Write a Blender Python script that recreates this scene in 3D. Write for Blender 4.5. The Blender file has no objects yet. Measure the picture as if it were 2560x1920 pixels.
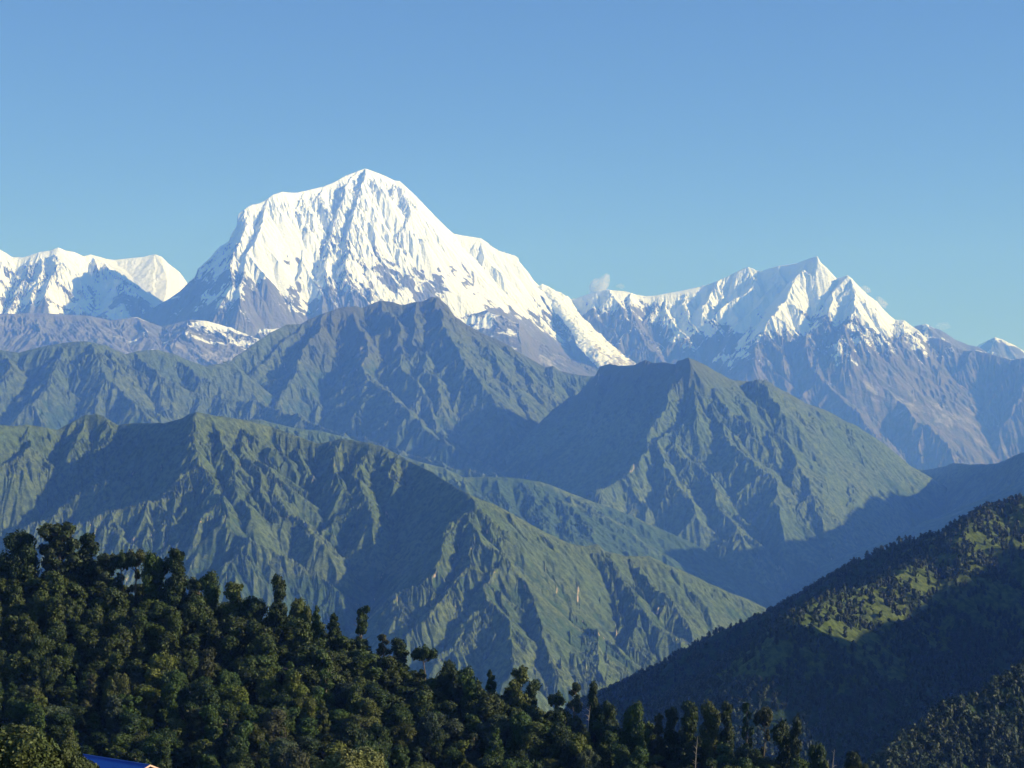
import bpy, math, random, os
import numpy as np
R = math.radians
scene = bpy.context.scene
Q = 1.0                                   # mesh density

# ---------------------------------------------------------------- camera
FPX = 1280 / math.tan(R(14.0))            # focal length in photo pixels (28 degree lens)
PITCH = math.atan(238 / FPX)              # level horizon lies 238 px under the centre
cam_d = bpy.data.cameras.new('camera'); cam = bpy.data.objects.new('camera', cam_d)
scene.collection.objects.link(cam)
cam_d.sensor_width = 36; cam_d.lens = 18 / math.tan(R(14.0))
cam_d.clip_start = 0.5; cam_d.clip_end = 300000
cam.location = (0, 0, 0); cam.rotation_euler = (R(90) + PITCH, 0, 0)
scene.camera = cam

# ---------------------------------------------------------------- sky, sun, exposure
SUN_AZ, SUN_EL = 98.0, 21.0              # clockwise from the view direction, above the horizon
SUN = np.array([math.sin(R(SUN_AZ)) * math.cos(R(SUN_EL)), math.cos(R(SUN_AZ)) * math.cos(R(SUN_EL)), math.sin(R(SUN_EL))])
world = bpy.data.worlds.new('World'); scene.world = world
world.use_nodes = True
nt = world.node_tree
bg = nt.nodes['Background']
sky = nt.nodes.new('ShaderNodeTexSky'); sky.sky_type = 'NISHITA'; sky.sun_disc = False
sky.sun_elevation = R(SUN_EL); sky.sun_rotation = R(SUN_AZ)
sky.altitude = 3200; sky.air_density = 1.0; sky.dust_density = 0.0; sky.ozone_density = 6.0
nt.links.new(sky.outputs[0], bg.inputs[0])
bg.inputs[1].default_value = 0.09
sl = bpy.data.lights.new('sun', 'SUN'); so = bpy.data.objects.new('sun', sl)
scene.collection.objects.link(so)
sl.energy = 4.6; sl.angle = R(0.5); sl.color = (1.0, 0.98, 0.955)
so.rotation_euler = (R(90 - SUN_EL), 0, R(180 - SUN_AZ))
so.location = (300, -100, 300)
scene.view_settings.view_transform = 'Standard'; scene.view_settings.look = 'None'
scene.view_settings.exposure = 0.56; scene.view_settings.gamma = 1.0
scene.cycles.volume_bounces = 3
scene.cycles.max_bounces = 8
HAZE_DENSITY = 4.1e-5
HAZE_COLOR = (0.135, 0.32, 1.0)

# ---------------------------------------------------------------- helpers
def mat_new(name):
    m = bpy.data.materials.new(name); m.use_nodes = True
    return m, m.node_tree.nodes, m.node_tree.links

def tag(o, label=None, cat=None, group=None, kind=None):
    if label: o['label'] = label
    if cat: o['category'] = cat
    if group: o['group'] = group
    if kind: o['kind'] = kind
    return o

def mesh_np(name, V, F, mat=None, attrs=None, smooth=True, mats=None, matidx=None):
    """mesh from numpy arrays: V (n,3), F (m,k)"""
    me = bpy.data.meshes.new(name)
    V = np.ascontiguousarray(V, dtype=np.float32); F = np.ascontiguousarray(F, dtype=np.int32)
    k = F.shape[1]
    me.vertices.add(len(V)); me.vertices.foreach_set('co', V.ravel())
    me.loops.add(F.size); me.loops.foreach_set('vertex_index', F.ravel())
    me.polygons.add(len(F))
    me.polygons.foreach_set('loop_start', np.arange(0, F.size, k, dtype=np.int32))
    me.polygons.foreach_set('loop_total', np.full(len(F), k, dtype=np.int32))
    me.polygons.foreach_set('use_smooth', np.full(len(F), smooth, dtype=bool))
    if attrs:
        for an, a in attrs.items():
            at = me.attributes.new(an, 'FLOAT', 'POINT')
            at.data.foreach_set('value', np.ascontiguousarray(a, dtype=np.float32).ravel())
    for mm in (mats or ([mat] if mat else [])): me.materials.append(mm)
    if matidx is not None: me.polygons.foreach_set('material_index', np.ascontiguousarray(matidx, dtype=np.int32))
    me.update()
    return me

def link(name, me, parent=None):
    o = bpy.data.objects.new(name, me); scene.collection.objects.link(o)
    if parent is not None: o.parent = parent
    return o

# a pixel of the photograph -> a direction (horizontal length 1)
def ray(px, py):
    cx = (px - 1280) / FPX; cz = (960 - py) / FPX
    x, y, z = cx, math.cos(PITCH) - cz * math.sin(PITCH), math.sin(PITCH) + cz * math.cos(PITCH)
    h = math.hypot(x, y)
    return np.array([x / h, y / h, z / h])

def P(px, py, D):
    return ray(px, py) * D

def project(X, Y, Z):
    cp, sp = math.cos(PITCH), math.sin(PITCH)
    f = Y * cp + Z * sp; u = -Y * sp + Z * cp
    return 1280 + X / f * FPX, 960 - u / f * FPX

def crop(x0, y0, s):
    return lambda pts: [(x0 + p[0] * s, y0 + p[1] * s) + tuple(p[2:]) for p in pts]
c1 = crop(0, 560, .3255); c2 = crop(560, 380, .3255); c3 = crop(1200, 560, .3255); c4 = crop(1840, 600, .3255)
c5 = crop(0, 1000, .434); c6 = crop(800, 1000, .434); c7 = crop(1600, 1000, .434); ov = crop(0, 0, 1.1573)
c8 = crop(1900, 1200, .434)

# ---------------------------------------------------------------- noise
def hash2(ix, iy, seed):
    h = (ix.astype(np.int64) * 374761393 + iy.astype(np.int64) * 668265263 + seed * 1274126177) & 0xffffffff
    h = ((h ^ (h >> 13)) * 1274126177) & 0xffffffff
    h = h ^ (h >> 16)
    return h
def h01(h): return (h & 0xffff).astype(np.float32) / 65535.0
def vnoise(x, y, seed=0):
    ix = np.floor(x); iy = np.floor(y); fx = (x - ix).astype(np.float32); fy = (y - iy).astype(np.float32)
    fx = fx * fx * fx * (fx * (fx * 6 - 15) + 10); fy = fy * fy * fy * (fy * (fy * 6 - 15) + 10)
    a = h01(hash2(ix, iy, seed)); b = h01(hash2(ix + 1, iy, seed)); c = h01(hash2(ix, iy + 1, seed)); d = h01(hash2(ix + 1, iy + 1, seed))
    return (a + (b - a) * fx) * (1 - fy) + (c + (d - c) * fx) * fy
def fbm(x, y, oct=4, seed=0, gain=.5):
    s = 0; a = 1; t = 0
    for i in range(oct):
        s = s + a * (vnoise(x * 2 ** i + 17.3 * i, y * 2 ** i - 9.1 * i, seed + i) * 2 - 1); t += a; a *= gain
    return s / t
def sstep(a, b, x):
    t = np.clip((x - a) / (b - a), 0, 1); return t * t * (3 - 2 * t)

def erosion(px, py, dx, dy, seed):
    """stripes running along the slope (dx,dy is the direction across it) -> value, d/dx, d/dy"""
    ix = np.floor(px); iy = np.floor(py); fx = (px - ix).astype(np.float32); fy = (py - iy).astype(np.float32)
    v = 0; gx = 0; gy = 0; wt = 0
    f = 2 * math.pi
    for i in (-1, 0, 1, 2):
        for j in (-1, 0, 1, 2):
            h = hash2(ix - i, iy - j, seed)
            ox = h01(h) * .5; oy = h01(h >> 8) * .5
            ax = fx + i - ox - .5; ay = fy + j - oy - .5
            w = np.exp(-2 * (ax * ax + ay * ay)); wt = wt + w
            m = (ax * dx + ay * dy) * f
            v = v + np.cos(m) * w; sn = np.sin(m) * w
            gx = gx - sn * dx; gy = gy - sn * dy
    return v / wt, gx / wt * f, gy / wt * f

# ---------------------------------------------------------------- ridges
def solve_spur(start, pts, slope):
    """trace pixels downhill from a 3d start; each next node comes nearer so that the spur falls at `slope`"""
    out = [np.array(start, float)]
    sl = slope
    for q in pts:
        if len(q) > 2: sl = q[2]
        r = ray(q[0], q[1]); p = out[-1]; D0 = math.hypot(p[0], p[1])
        lat = D0 * math.hypot(r[0] - p[0] / D0, r[1] - p[1] / D0)
        D = np.linspace(D0 - lat * .25, D0 * .55, 3000)
        X = r[0] * D; Y = r[1] * D; Z = r[2] * D
        dh = np.hypot(X - p[0], Y - p[1]) + 1
        ok = (p[2] - Z) <= sl * dh
        k = int(np.argmax(ok)) if ok.any() else int(np.argmin((p[2] - Z) - sl * dh))
        out.append(np.array([X[k], Y[k], Z[k]]))
    return np.array(out)

def crest(pts):
    """nodes (px,py,D_km); D interpolated where missing"""
    D = [q[2] if len(q) > 2 else None for q in pts]
    k = [i for i, d in enumerate(D) if d is not None]
    xs = [pts[i][0] for i in k]; ds = [D[i] for i in k]
    o = sorted(range(len(xs)), key=lambda i: xs[i])
    return np.array([P(q[0], q[1], 1000 * float(np.interp(q[0], [xs[i] for i in o], [ds[i] for i in o]))) for q in pts])

def jitter(pl, rng, amt, zamt, n):
    for _ in range(n):
        o = [pl[0]]
        for a, b in zip(pl[:-1], pl[1:]):
            m = (a + b) / 2; L = math.hypot(*(b - a)[:2])
            m = m + np.array([rng.uniform(-1, 1) * amt * L, rng.uniform(-1, 1) * amt * L, rng.uniform(-1, 1) * zamt * L])
            o += [m, b]
        pl = np.array(o)
    return pl

def branches(pl, rng, spacing, length, flank, ratio, z0=-1e9):
    """ribs leaving a ridge on both sides"""
    out = []; acc = rng.uniform(.2, .8) * spacing; side = 1
    for a, b in zip(pl[:-1], pl[1:]):
        L = math.hypot(*(b - a)[:2]); s = acc
        t = (b - a) / max(L, 1e-6)
        if t[2] > 0: t = -t
        while s < L:
            p = a + (b - a) * (s / L)
            for sd in (side,) if rng.random() < .5 else (1, -1):
                an = R(rng.uniform(48, 78)) * sd * (1 if abs(t[2]) > .12 else 1.15)
                ca, sa = math.cos(an), math.sin(an)
                d = np.array([t[0] * ca - t[1] * sa, t[0] * sa + t[1] * ca])
                l = length * rng.uniform(.5, 1.3); n = 3; q = [p.copy()]
                for i in range(n):
                    d2 = d + np.array([rng.uniform(-.3, .3), rng.uniform(-.3, .3)]); d2 /= np.hypot(*d2)
                    st = l / n
                    q.append(q[-1] + np.array([d2[0] * st, d2[1] * st, -st * flank * ratio * rng.uniform(.85, 1.08) * (1 if i else 1.0)]))
                out.append(np.array(q))
            side = -side; s += spacing * rng.uniform(.6, 1.5)
        acc = s - L
    return out

def massif(name, lines, rr, th, shape, mat, seed=1, ero=(), rough=(), floor=None, maskf=None, warp=(0, 1), crestfade=150., mesh=True, bench=None, cap=.3, vary=0.):
    """lines: list of (polyline, flank slope, reach, softness). Polar patch of ground around the view point."""
    nr, nth = int(shape[0] * Q), int(shape[1] * Q)
    r = np.linspace(rr[0], rr[1], nr, dtype=np.float64); t = np.linspace(R(th[0]), R(th[1]), nth)
    RR, TT = np.meshgrid(r, t, indexing='ij')
    X = (RR * np.sin(TT)); Y = (RR * np.cos(TT))
    wx, wy = X, Y
    if warp[0]:
        wx = X + fbm(X / warp[1], Y / warp[1], 3, seed + 50) * warp[0]; wy = Y + fbm(X / warp[1] + 40, Y / warp[1], 3, seed + 60) * warp[0]
    H = np.full(X.shape, -1e5); dmin = np.full(X.shape, 1e5)
    for (pl, flank, reach, Lc, main) in lines:
        qx, qy = (X, Y) if main else (wx, wy)
        for a, b in zip(pl[:-1], pl[1:]):
            # rows and columns this segment reaches
            ra, rb = sorted((math.hypot(a[0], a[1]), math.hypot(b[0], b[1])))
            ta, tb = sorted((math.atan2(a[0], a[1]), math.atan2(b[0], b[1])))
            i0 = np.searchsorted(r, ra - reach); i1 = np.searchsorted(r, rb + reach)
            m = reach / max(ra, 1)
            j0 = np.searchsorted(t, ta - m); j1 = np.searchsorted(t, tb + m)
            if i1 <= i0 or j1 <= j0: continue
            sx = qx[i0:i1, j0:j1]; sy = qy[i0:i1, j0:j1]
            ab = b - a; L2 = ab[0] ** 2 + ab[1] ** 2 + 1e-6
            u = np.clip(((sx - a[0]) * ab[0] + (sy - a[1]) * ab[1]) / L2, 0, 1)
            d = np.hypot(sx - a[0] - u * ab[0], sy - a[1] - u * ab[1])
            h = a[2] + u * ab[2] - flank * (np.sqrt(d * d + 64) - 8) / (1 + d / Lc) ** .35
            np.maximum(H[i0:i1, j0:j1], h, out=H[i0:i1, j0:j1])
            if main: np.minimum(dmin[i0:i1, j0:j1], d, out=dmin[i0:i1, j0:j1])
    # keep ribs from standing out above the crest they hang from
    mains = [np.array(l[0]) for l in lines if l[4]]
    if cap and mains:
        cp = np.full(X.shape, 1e9)
        for mp in mains:
            mt = np.arctan2(mp[:, 0], mp[:, 1]); mr = np.hypot(mp[:, 0], mp[:, 1]); o_ = np.argsort(mt)
            zc = np.interp(t, mt[o_], mp[o_, 2]); rc = np.interp(t, mt[o_], mr[o_])
            c_ = zc[None, :] - np.abs(RR - rc[None, :]) * cap
            c_ = c_ - np.maximum(np.maximum(mt.min() - t, t - mt.max()), 0)[None, :] * RR * .5
            cp = np.where(cp > 1e8, c_, np.maximum(cp, c_))
        H = np.minimum(H, cp)
    if floor is not None: H = np.maximum(H, floor)
    if bench is not None: H = bench(X, Y, H)
    dr = r[1] - r[0]; dt = t[1] - t[0]
    def grad(H):
        gr = np.gradient(H, dr, axis=0); gt = np.gradient(H, dt, axis=1) / RR
        return gr * np.sin(TT) + gt * np.cos(TT), gr * np.cos(TT) - gt * np.sin(TT)
    fade = sstep(0, crestfade, dmin)
    for (wl, amp) in rough:
        H = H + fbm(X / wl, Y / wl, 3, seed + int(wl)) * amp * (.15 + .85 * fade)
    var = np.clip(1 - vary + vary * 2.2 * (fbm(X / 1100, Y / 1100, 3, seed + 99) + .3), .12, 1.3) if vary else 1.
    gx, gy = grad(H)
    k = max(1, int(3))
    for n, (wl, amp) in enumerate(ero):
        if n: gx, gy = grad(H)
        g = np.hypot(gx, gy) + 1e-5
        dx = (gy / g).astype(np.float32); dy = (-gx / g).astype(np.float32)
        fl = sstep(.05, .45, g)
        v, _, _ = erosion(X / wl, Y / wl, dx, dy, seed + 7 * n)
        v = 1 - np.sqrt(np.clip((1 - v) * .5, 0, 1)) * 1.7      # sharp crests, round gullies
        H = H + v * amp * fl * var * (.12 + .88 * fade)
    gx, gy = grad(H)
    S = np.hypot(gx, gy)
    res = dict(X=X, Y=Y, H=H, S=S, gx=gx, gy=gy, r=r, t=t, dmin=dmin)
    attrs = maskf(res) if maskf else {}
    if mesh:
        nr_, nt_ = H.shape
        idx = np.arange(nr_ * nt_).reshape(nr_, nt_)
        F = np.stack([idx[:-1, :-1], idx[:-1, 1:], idx[1:, 1:], idx[1:, :-1]], -1).reshape(-1, 4)
        V = np.stack([X, Y, H], -1).reshape(-1, 3)
        me = mesh_np(name, V, F, mat, {k_: v_ for k_, v_ in attrs.items()})
        o = link(name, me); tag(o, kind='structure')
        res['obj'] = o
    return res

def height_at(res, x, y):
    rr = math.hypot(x, y); tt = math.atan2(x, y)
    i = (rr - res['r'][0]) / (res['r'][1] - res['r'][0]); j = (tt - res['t'][0]) / (res['t'][1] - res['t'][0])
    i = min(max(i, 0), len(res['r']) - 1.001); j = min(max(j, 0), len(res['t']) - 1.001)
    i0, j0 = int(i), int(j); fi, fj = i - i0, j - j0; H = res['H']
    return float((H[i0, j0] * (1 - fj) + H[i0, j0 + 1] * fj) * (1 - fi) + (H[i0 + 1, j0] * (1 - fj) + H[i0 + 1, j0 + 1] * fj) * fi)

def hit(res, px, py):
    """world point where the line of sight through a pixel meets a patch of ground"""
    q = ray(px, py)
    for D in np.linspace(res['r'][0], res['r'][-1], 1500):
        if q[2] * D <= height_at(res, q[0] * D, q[1] * D): return q * D
    return q * res['r'][-1]

def dist_poly(X, Y, pts):
    d = np.full(X.shape, 1e9); u_ = np.zeros(X.shape); n = len(pts) - 1
    for i, (a, b) in enumerate(zip(pts[:-1], pts[1:])):
        ab = (b - a)[:2]; L2 = ab @ ab + 1e-6
        u = np.clip(((X - a[0]) * ab[0] + (Y - a[1]) * ab[1]) / L2, 0, 1)
        e = np.hypot(X - a[0] - u * ab[0], Y - a[1] - u * ab[1])
        k = e < d; d = np.where(k, e, d); u_ = np.where(k, (i + u) / n, u_)
    return d, u_

def system(main, flank, spurs, seed, sslope=.55, br=(400, 500, .7), br2=None, reach=4000, Lc=1500, sflank=None, mj=(.03, .01), mb=None):
    """main: crest polylines; spurs: (pixel list[, slope]) starting on a crest pixel"""
    rng = random.Random(seed); L = []; allm = []
    for m in main:
        m2 = jitter(m, rng, mj[0], mj[1], 2); allm.append(m2); L.append((m2, flank, reach, Lc, True))
    sp3 = []
    cn = np.concatenate(main); cpx, cpy = project(cn[:, 0], cn[:, 1], cn[:, 2])
    for s in spurs:
        sl = sslope; pts = s
        if isinstance(s, tuple): pts, sl = s
        x0, y0 = pts[0][:2]
        if len(pts[0]) > 2: st = P(x0, y0, pts[0][2] * 1000)
        else:
            best = None
            pool = [(cpx, cpy, cn)] + [(q[1], q[2], q[0]) for q in sp3]
            for (ax, ay, q3) in pool:
                for i in range(len(q3) - 1):
                    for u in (0, .25, .5, .75, 1):
                        X_ = ax[i] + u * (ax[i + 1] - ax[i]); Y_ = ay[i] + u * (ay[i + 1] - ay[i])
                        e = (X_ - x0) ** 2 + (Y_ - y0) ** 2
                        if best is None or e < best[0]: best = (e, q3[i] + u * (q3[i + 1] - q3[i]))
            st = best[1]
        q3 = solve_spur(st, pts[1:], sl)
        qx, qy = project(q3[:, 0], q3[:, 1], q3[:, 2]); sp3.append((q3, qx, qy))
        j = jitter(q3, rng, .07, .02, 2)
        L.append((j, sflank or flank, reach * .7, Lc, False))
        for b in branches(j, rng, br[0], br[1], sflank or flank, br[2]):
            L.append((b, (sflank or flank), br[1] * 1.6, Lc, False))
            if br2:
                for c in branches(b, rng, br2[0], br2[1], (sflank or flank), br2[2]): L.append((c, (sflank or flank), br2[1] * 1.6, Lc, False))
    if mb:
        for m2 in allm:
            for b in branches(m2, rng, mb[0], mb[1], flank, mb[2]):
                L.append((b, flank, mb[1] * 1.8, Lc, False))
    return L
# ---------------------------------------------------------------- materials
def noise_node(N, L, scale, detail=6, rough=.6, stretch=None):
    tc = N.new('ShaderNodeTexCoord'); n = N.new('ShaderNodeTexNoise')
    n.inputs['Scale'].default_value = scale; n.inputs['Detail'].default_value = detail; n.inputs['Roughness'].default_value = rough
    if stretch:
        mp = N.new('ShaderNodeMapping'); mp.inputs['Scale'].default_value = stretch
        L.new(tc.outputs['Object'], mp.inputs[0]); L.new(mp.outputs[0], n.inputs[0])
    else: L.new(tc.outputs['Object'], n.inputs[0])
    return n.outputs['Fac']
def attr_node(N, name):
    a = N.new('ShaderNodeAttribute'); a.attribute_name = name; return a.outputs['Fac']
def math_node(N, L, op, a, b=None, clamp=False):
    m = N.new('ShaderNodeMath'); m.operation = op; m.use_clamp = clamp
    for i, v in enumerate((a, b)):
        if v is None: continue
        if isinstance(v, (int, float)): m.inputs[i].default_value = v
        else: L.new(v, m.inputs[i])
    return m.outputs[0]
def mix_node(N, L, f, a, b):
    m = N.new('ShaderNodeMix'); m.data_type = 'RGBA'; m.clamp_factor = True
    if isinstance(f, (int, float)): m.inputs[0].default_value = f
    else: L.new(f, m.inputs[0])
    for i, v in ((6, a), (7, b)):
        if isinstance(v, tuple): m.inputs[i].default_value = (*v, 1)
        else: L.new(v, m.inputs[i])
    return m.outputs[2]
def sharpen(N, L, v, lo, hi):
    m = N.new('ShaderNodeMapRange'); m.interpolation_type = 'SMOOTHSTEP'
    L.new(v, m.inputs[0]); m.inputs[1].default_value = lo; m.inputs[2].default_value = hi
    return m.outputs[0]
def bump_node(N, L, h, dist, strength, bsdf):
    b = N.new('ShaderNodeBump'); b.inputs['Distance'].default_value = dist; b.inputs['Strength'].default_value = strength
    L.new(h, b.inputs['Height']); L.new(b.outputs[0], bsdf.inputs['Normal'])

def snow_rock_material():
    m, N, L = mat_new('snow_and_rock'); bs = N['Principled BSDF']
    bs.inputs['Roughness'].default_value = .85; bs.inputs['Specular IOR Level'].default_value = .15
    n1 = noise_node(N, L, 1 / 900, 8, .62); n2 = noise_node(N, L, 1 / 120, 6, .65, (1, 1, .45)); n3 = noise_node(N, L, 1 / 60, 5, .7)
    rock = mix_node(N, L, sharpen(N, L, n1, .35, .65), (.125, .138, .132), (.225, .225, .205))
    rock = mix_node(N, L, sharpen(N, L, n2, .3, .7), rock, (.12, .11, .105))
    rock = mix_node(N, L, attr_node(N, 'green'), rock, mix_node(N, L, sharpen(N, L, n2, .35, .65), (.075, .085, .04), (.15, .125, .08)))
    s = math_node(N, L, 'ADD', attr_node(N, 'snow'), math_node(N, L, 'MULTIPLY', math_node(N, L, 'SUBTRACT', n3, .5), .75))
    rock = mix_node(N, L, attr_node(N, 'scree'), rock, (.36, .345, .31))
    col = mix_node(N, L, sharpen(N, L, s, .42, .58), rock, (.85, .88, .92))
    L.new(col, bs.inputs['Base Color'])
    bump_node(N, L, noise_node(N, L, 1 / 90, 7, .65), 60, .55, bs)
    return m
def green_material(name, grass, forest, brown, rockc, sc=1.0, bump=14):
    m, N, L = mat_new(name); bs = N['Principled BSDF']
    bs.inputs['Roughness'].default_value = .95; bs.inputs['Specular IOR Level'].default_value = .08
    n1 = noise_node(N, L, 1 / (420 * sc), 8, .62); n2 = noise_node(N, L, 1 / (60 * sc), 7, .68); n3 = noise_node(N, L, 1 / (25 * sc), 6, .7, (1, 1, .5))
    nf = math_node(N, L, 'ADD', attr_node(N, 'forest'), math_node(N, L, 'MULTIPLY', math_node(N, L, 'SUBTRACT', n2, .5), 1.3))
    col = mix_node(N, L, sharpen(N, L, n1, .35, .65), grass, tuple(c * f for c, f in zip(grass, (1.35, 1.15, 1.1))))
    col = mix_node(N, L, sharpen(N, L, n3, .38, .64), col, tuple(c * .5 for c in grass))
    col = mix_node(N, L, attr_node(N, 'brown'), col, mix_node(N, L, n2, brown, tuple(c * .6 for c in brown)))
    col = mix_node(N, L, sharpen(N, L, nf, .38, .62), col, mix_node(N, L, sharpen(N, L, n3, .35, .65), forest, tuple(c * 1.9 for c in forest)))
    rk = math_node(N, L, 'ADD', attr_node(N, 'rock'), math_node(N, L, 'MULTIPLY', math_node(N, L, 'SUBTRACT', n3, .5), 1.5))
    col = mix_node(N, L, sharpen(N, L, rk, .76, .9), col, rockc)
    L.new(col, bs.inputs['Base Color'])
    bump_node(N, L, noise_node(N, L, 1 / (45 * sc), 9, .72), bump * 1.3, .85, bs)
    return m
M_snow = snow_rock_material()
M_far = green_material('brown_green_mountain', (.10, .14, .056), (.036, .060, .024), (.125, .128, .064), (.36, .31, .25), 1.6, 24)
M_mid = green_material('green_mountain', (.105, .155, .058), (.037, .062, .023), (.115, .128, .06), (.42, .33, .25), 1.2, 16)
M_near = green_material('green_ridge', (.10, .142, .058), (.034, .056, .022), (.11, .12, .058), (.42, .31, .23), .8, 11)
M_hill = green_material('wooded_hill', (.088, .125, .038), (.022, .038, .014), (.09, .09, .045), (.3, .26, .2), .35, 4)
M_floor = green_material('forest_floor', (.03, .045, .015), (.015, .024, .009), (.04, .035, .02), (.1, .09, .07), .03, .5)
# ---------------------------------------------------------------- snow mountains
def cr(pts): return crest(pts)
# -- left snow range (33-35 km)
L_crest = cr(c1([(-500, 120, 32.5), (-250, 200), (-100, 150), (0, 195, 33), (50, 225), (100, 255), (190, 252), (240, 235), (320, 210), (390, 195), (440, 178, 33), (500, 200), (570, 215), (640, 245), (700, 230, 33.5)]))
L_dome = cr(c1([(640, 260, 38.6), (700, 236, 38.6), (760, 250), (820, 268), (880, 275), (1000, 262), (1100, 252), (1190, 232, 39), (1240, 250), (1300, 310), (1380, 370), (1430, 440, 39), (1500, 560, 39), (1600, 700)]))
L_lines = system([L_crest], 1.15, [
    c1([(0, 195), (-40, 350), (-100, 560)]), c1([(240, 235), (200, 330), (150, 450), (110, 600), (60, 690)]),
    c1([(320, 212), (300, 330), (270, 460), (250, 620)]),
    c1([(550, 212), (500, 350), (512, 480), (460, 600), (330, 660)]), c1([(440, 178), (420, 320), (360, 450), (340, 560)]),
    c1([(700, 230), (770, 340), (740, 430), (720, 520), (640, 680)]), c1([(770, 340), (840, 480), (850, 600), (860, 700)]),
    (c1([(740, 245), (850, 420), (1000, 560), (1120, 650), (1240, 780)]), .62),
    c1([(560, 300), (620, 420), (640, 560), (560, 660)]),
    ], 11, .7, (420, 420, .72), None, 3000, 2500)
L_lines += system([cr(c1([(700, 230, 33.5), (800, 290, 33.4)]))], .8, [(c1([(800, 290, 33.4), (930, 410), (1060, 500), (1230, 530), (1330, 620), (1500, 700), (1600, 740)]), .45)], 12, .6, (900, 500, .6), None, 3500, 3000)
def snow_masks(line, slope_lim, aspect=0, scale=1., extra=None, green_z=1900, bands=0):
    def f(res):
        X, Y, H, S = res['X'], res['Y'], res['H'], res['S']
        n = fbm(X / (700 * scale), Y / (700 * scale), 4, 5); n2 = fbm(X / 160, Y / 160, 4, 9, .65)
        lz = line(X, Y) if callable(line) else line
        alt = (H - lz) / 420. + n * 2.0 + n2 * 1.6
        fac = (res['gx'] * SUN[0]) / (S + .1)                       # + : faces away from the morning sun side
        sn = .5 + alt * .42 - np.clip(S - slope_lim - np.clip(alt, -1, 4) * .28, -1, 2.5) * .7 + aspect * fac
        if bands: sn = sn - bands * sstep(-.1, .25, n) * sum(np.exp(-((H + n * 260 + n2 * 60 - bz) / bw) ** 2) for bz, bw in ((3920, 90), (4350, 60), (3500, 70))) * sstep(.7, 1.1, S)
        sn = np.clip(sn, 0, 1)
        if extra: sn = extra(res, sn)
        scree = np.clip((n2 * 1.4 + fbm(X / 1500, Y / 1500, 3, 21) * 1.2 - .45) * 1.6, 0, 1) * sstep(1.2, .6, S)
        green = sstep(green_z + 500, green_z - 300, H + n * 500)
        return dict(snow=sn, scree=scree, green=green)
    return f
left_r = massif('snow_range', L_lines, (29500, 36500), (-17, -7.2), (430, 620), M_snow, 21, ((900, 60), (430, 50), (210, 34), (100, 18), (52, 9)), ((2500, 60),), floor=1200, maskf=snow_masks(2500, 1.12), warp=(90, 900), crestfade=260, vary=.55)

dome_lines = system([L_dome], .5, [], 13)
dome_r = massif('snow_dome', dome_lines, (35200, 40500), (-12.5, -6.0), (240, 320), M_snow, 22, ((700, 14), (300, 8), (120, 4)), ((2500, 40),), floor=1200, maskf=snow_masks(1600, 2.2), warp=(0, 1), crestfade=260)

# -- great snow peak (31-33.5 km)
D_crest = cr(c2([(-640, 1260, 30.6), (-540, 1193, 30.7), (-420, 1125), (-340, 1070), (-285, 1013, 31.0), (-220, 953), (-200, 893), (-120, 823), (-30, 723), (0, 710, 31.4), (40, 680), (60, 620), (100, 560), (105, 490), (115, 470), (170, 425), (210, 405), (265, 395), (310, 375), (370, 330, 32.0), (440, 305), (560, 312), (650, 290), (760, 268), (840, 235), (930, 185), (1010, 155), (1080, 128, 33.4), (1150, 150), (1230, 180), (1310, 220), (1350, 225), (1400, 270), (1480, 345), (1540, 410), (1600, 470), (1680, 550), (1760, 625, 34.0), (1830, 640), (1900, 650), (1970, 660), (2030, 700), (2100, 750), (2160, 775), (2212, 785), (2260, 800, 34.3)])
    + c3([(80, 170), (140, 205), (210, 225), (270, 250), (320, 310), (370, 370), (410, 430), (450, 470), (520, 505), (600, 540), (690, 575, 34.6)]))
D_lines = system([D_crest], 1.15, [
    c2([(-200, 893), (-190, 980), (-200, 1090), (-120, 1200)]), c2([(0, 710), (0, 850), (-60, 1000), (-40, 1150)]),
    c2([(170, 425), (200, 560), (110, 700), (60, 850), (60, 1000)]),
    c2([(370, 330), (320, 460), (290, 600), (200, 740), (150, 900), (120, 1050), (100, 1180)]),
    c2([(600, 305), (480, 530), (390, 640), (270, 850), (200, 980), (180, 1100)]),
    c2([(760, 268), (640, 480), (575, 590), (600, 750), (605, 900), (540, 1020), (520, 1200)]),
    c2([(600, 750), (480, 850), (400, 1000), (380, 1200)]),
    c2([(620, 830), (700, 980), (760, 1100), (740, 1250)]),
    c2([(1010, 155), (900, 400), (820, 600), (790, 800), (800, 1000), (830, 1150)]),
    c2([(1080, 128), (1040, 330), (980, 520), (930, 700), (950, 900), (980, 1050)]),
    c2([(1310, 220), (1380, 340), (1430, 460), (1380, 570), (1200, 780), (1060, 960), (970, 1160)]),
    c2([(1310, 220), (1290, 420), (1230, 560), (1080, 780)]),
    c2([(1480, 345), (1490, 480), (1420, 700), (1340, 880), (1230, 1060), (1160, 1170)]),
    c2([(1600, 470), (1560, 650), (1470, 850), (1440, 1010), (1410, 1160)]),
    c2([(1700, 570), (1650, 750), (1570, 930), (1540, 1120)]),
    c2([(1780, 630), (1740, 760), (1660, 920), (1640, 1080)]),
    c2([(1950, 660), (1880, 800), (1860, 950), (1800, 1080), (1700, 1140)]),
    c2([(2020, 690), (1990, 850), (2000, 1000), (2040, 1180)]),
    c3([(0, 110), (20, 300), (40, 450), (90, 620)]), c3([(210, 225), (190, 360), (150, 470), (110, 560)]),
    c3([(310, 300), (310, 460), (250, 560), (200, 650)]), c3([(410, 430), (400, 560), (330, 640)]),
    (c3([(470, 480), (540, 600), (690, 760), (760, 880), (880, 980), (970, 1070)]), .62),
    ], 31, .74, (420, 400, .72), None, 3300, 5000, mj=(.02, .006))
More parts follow.
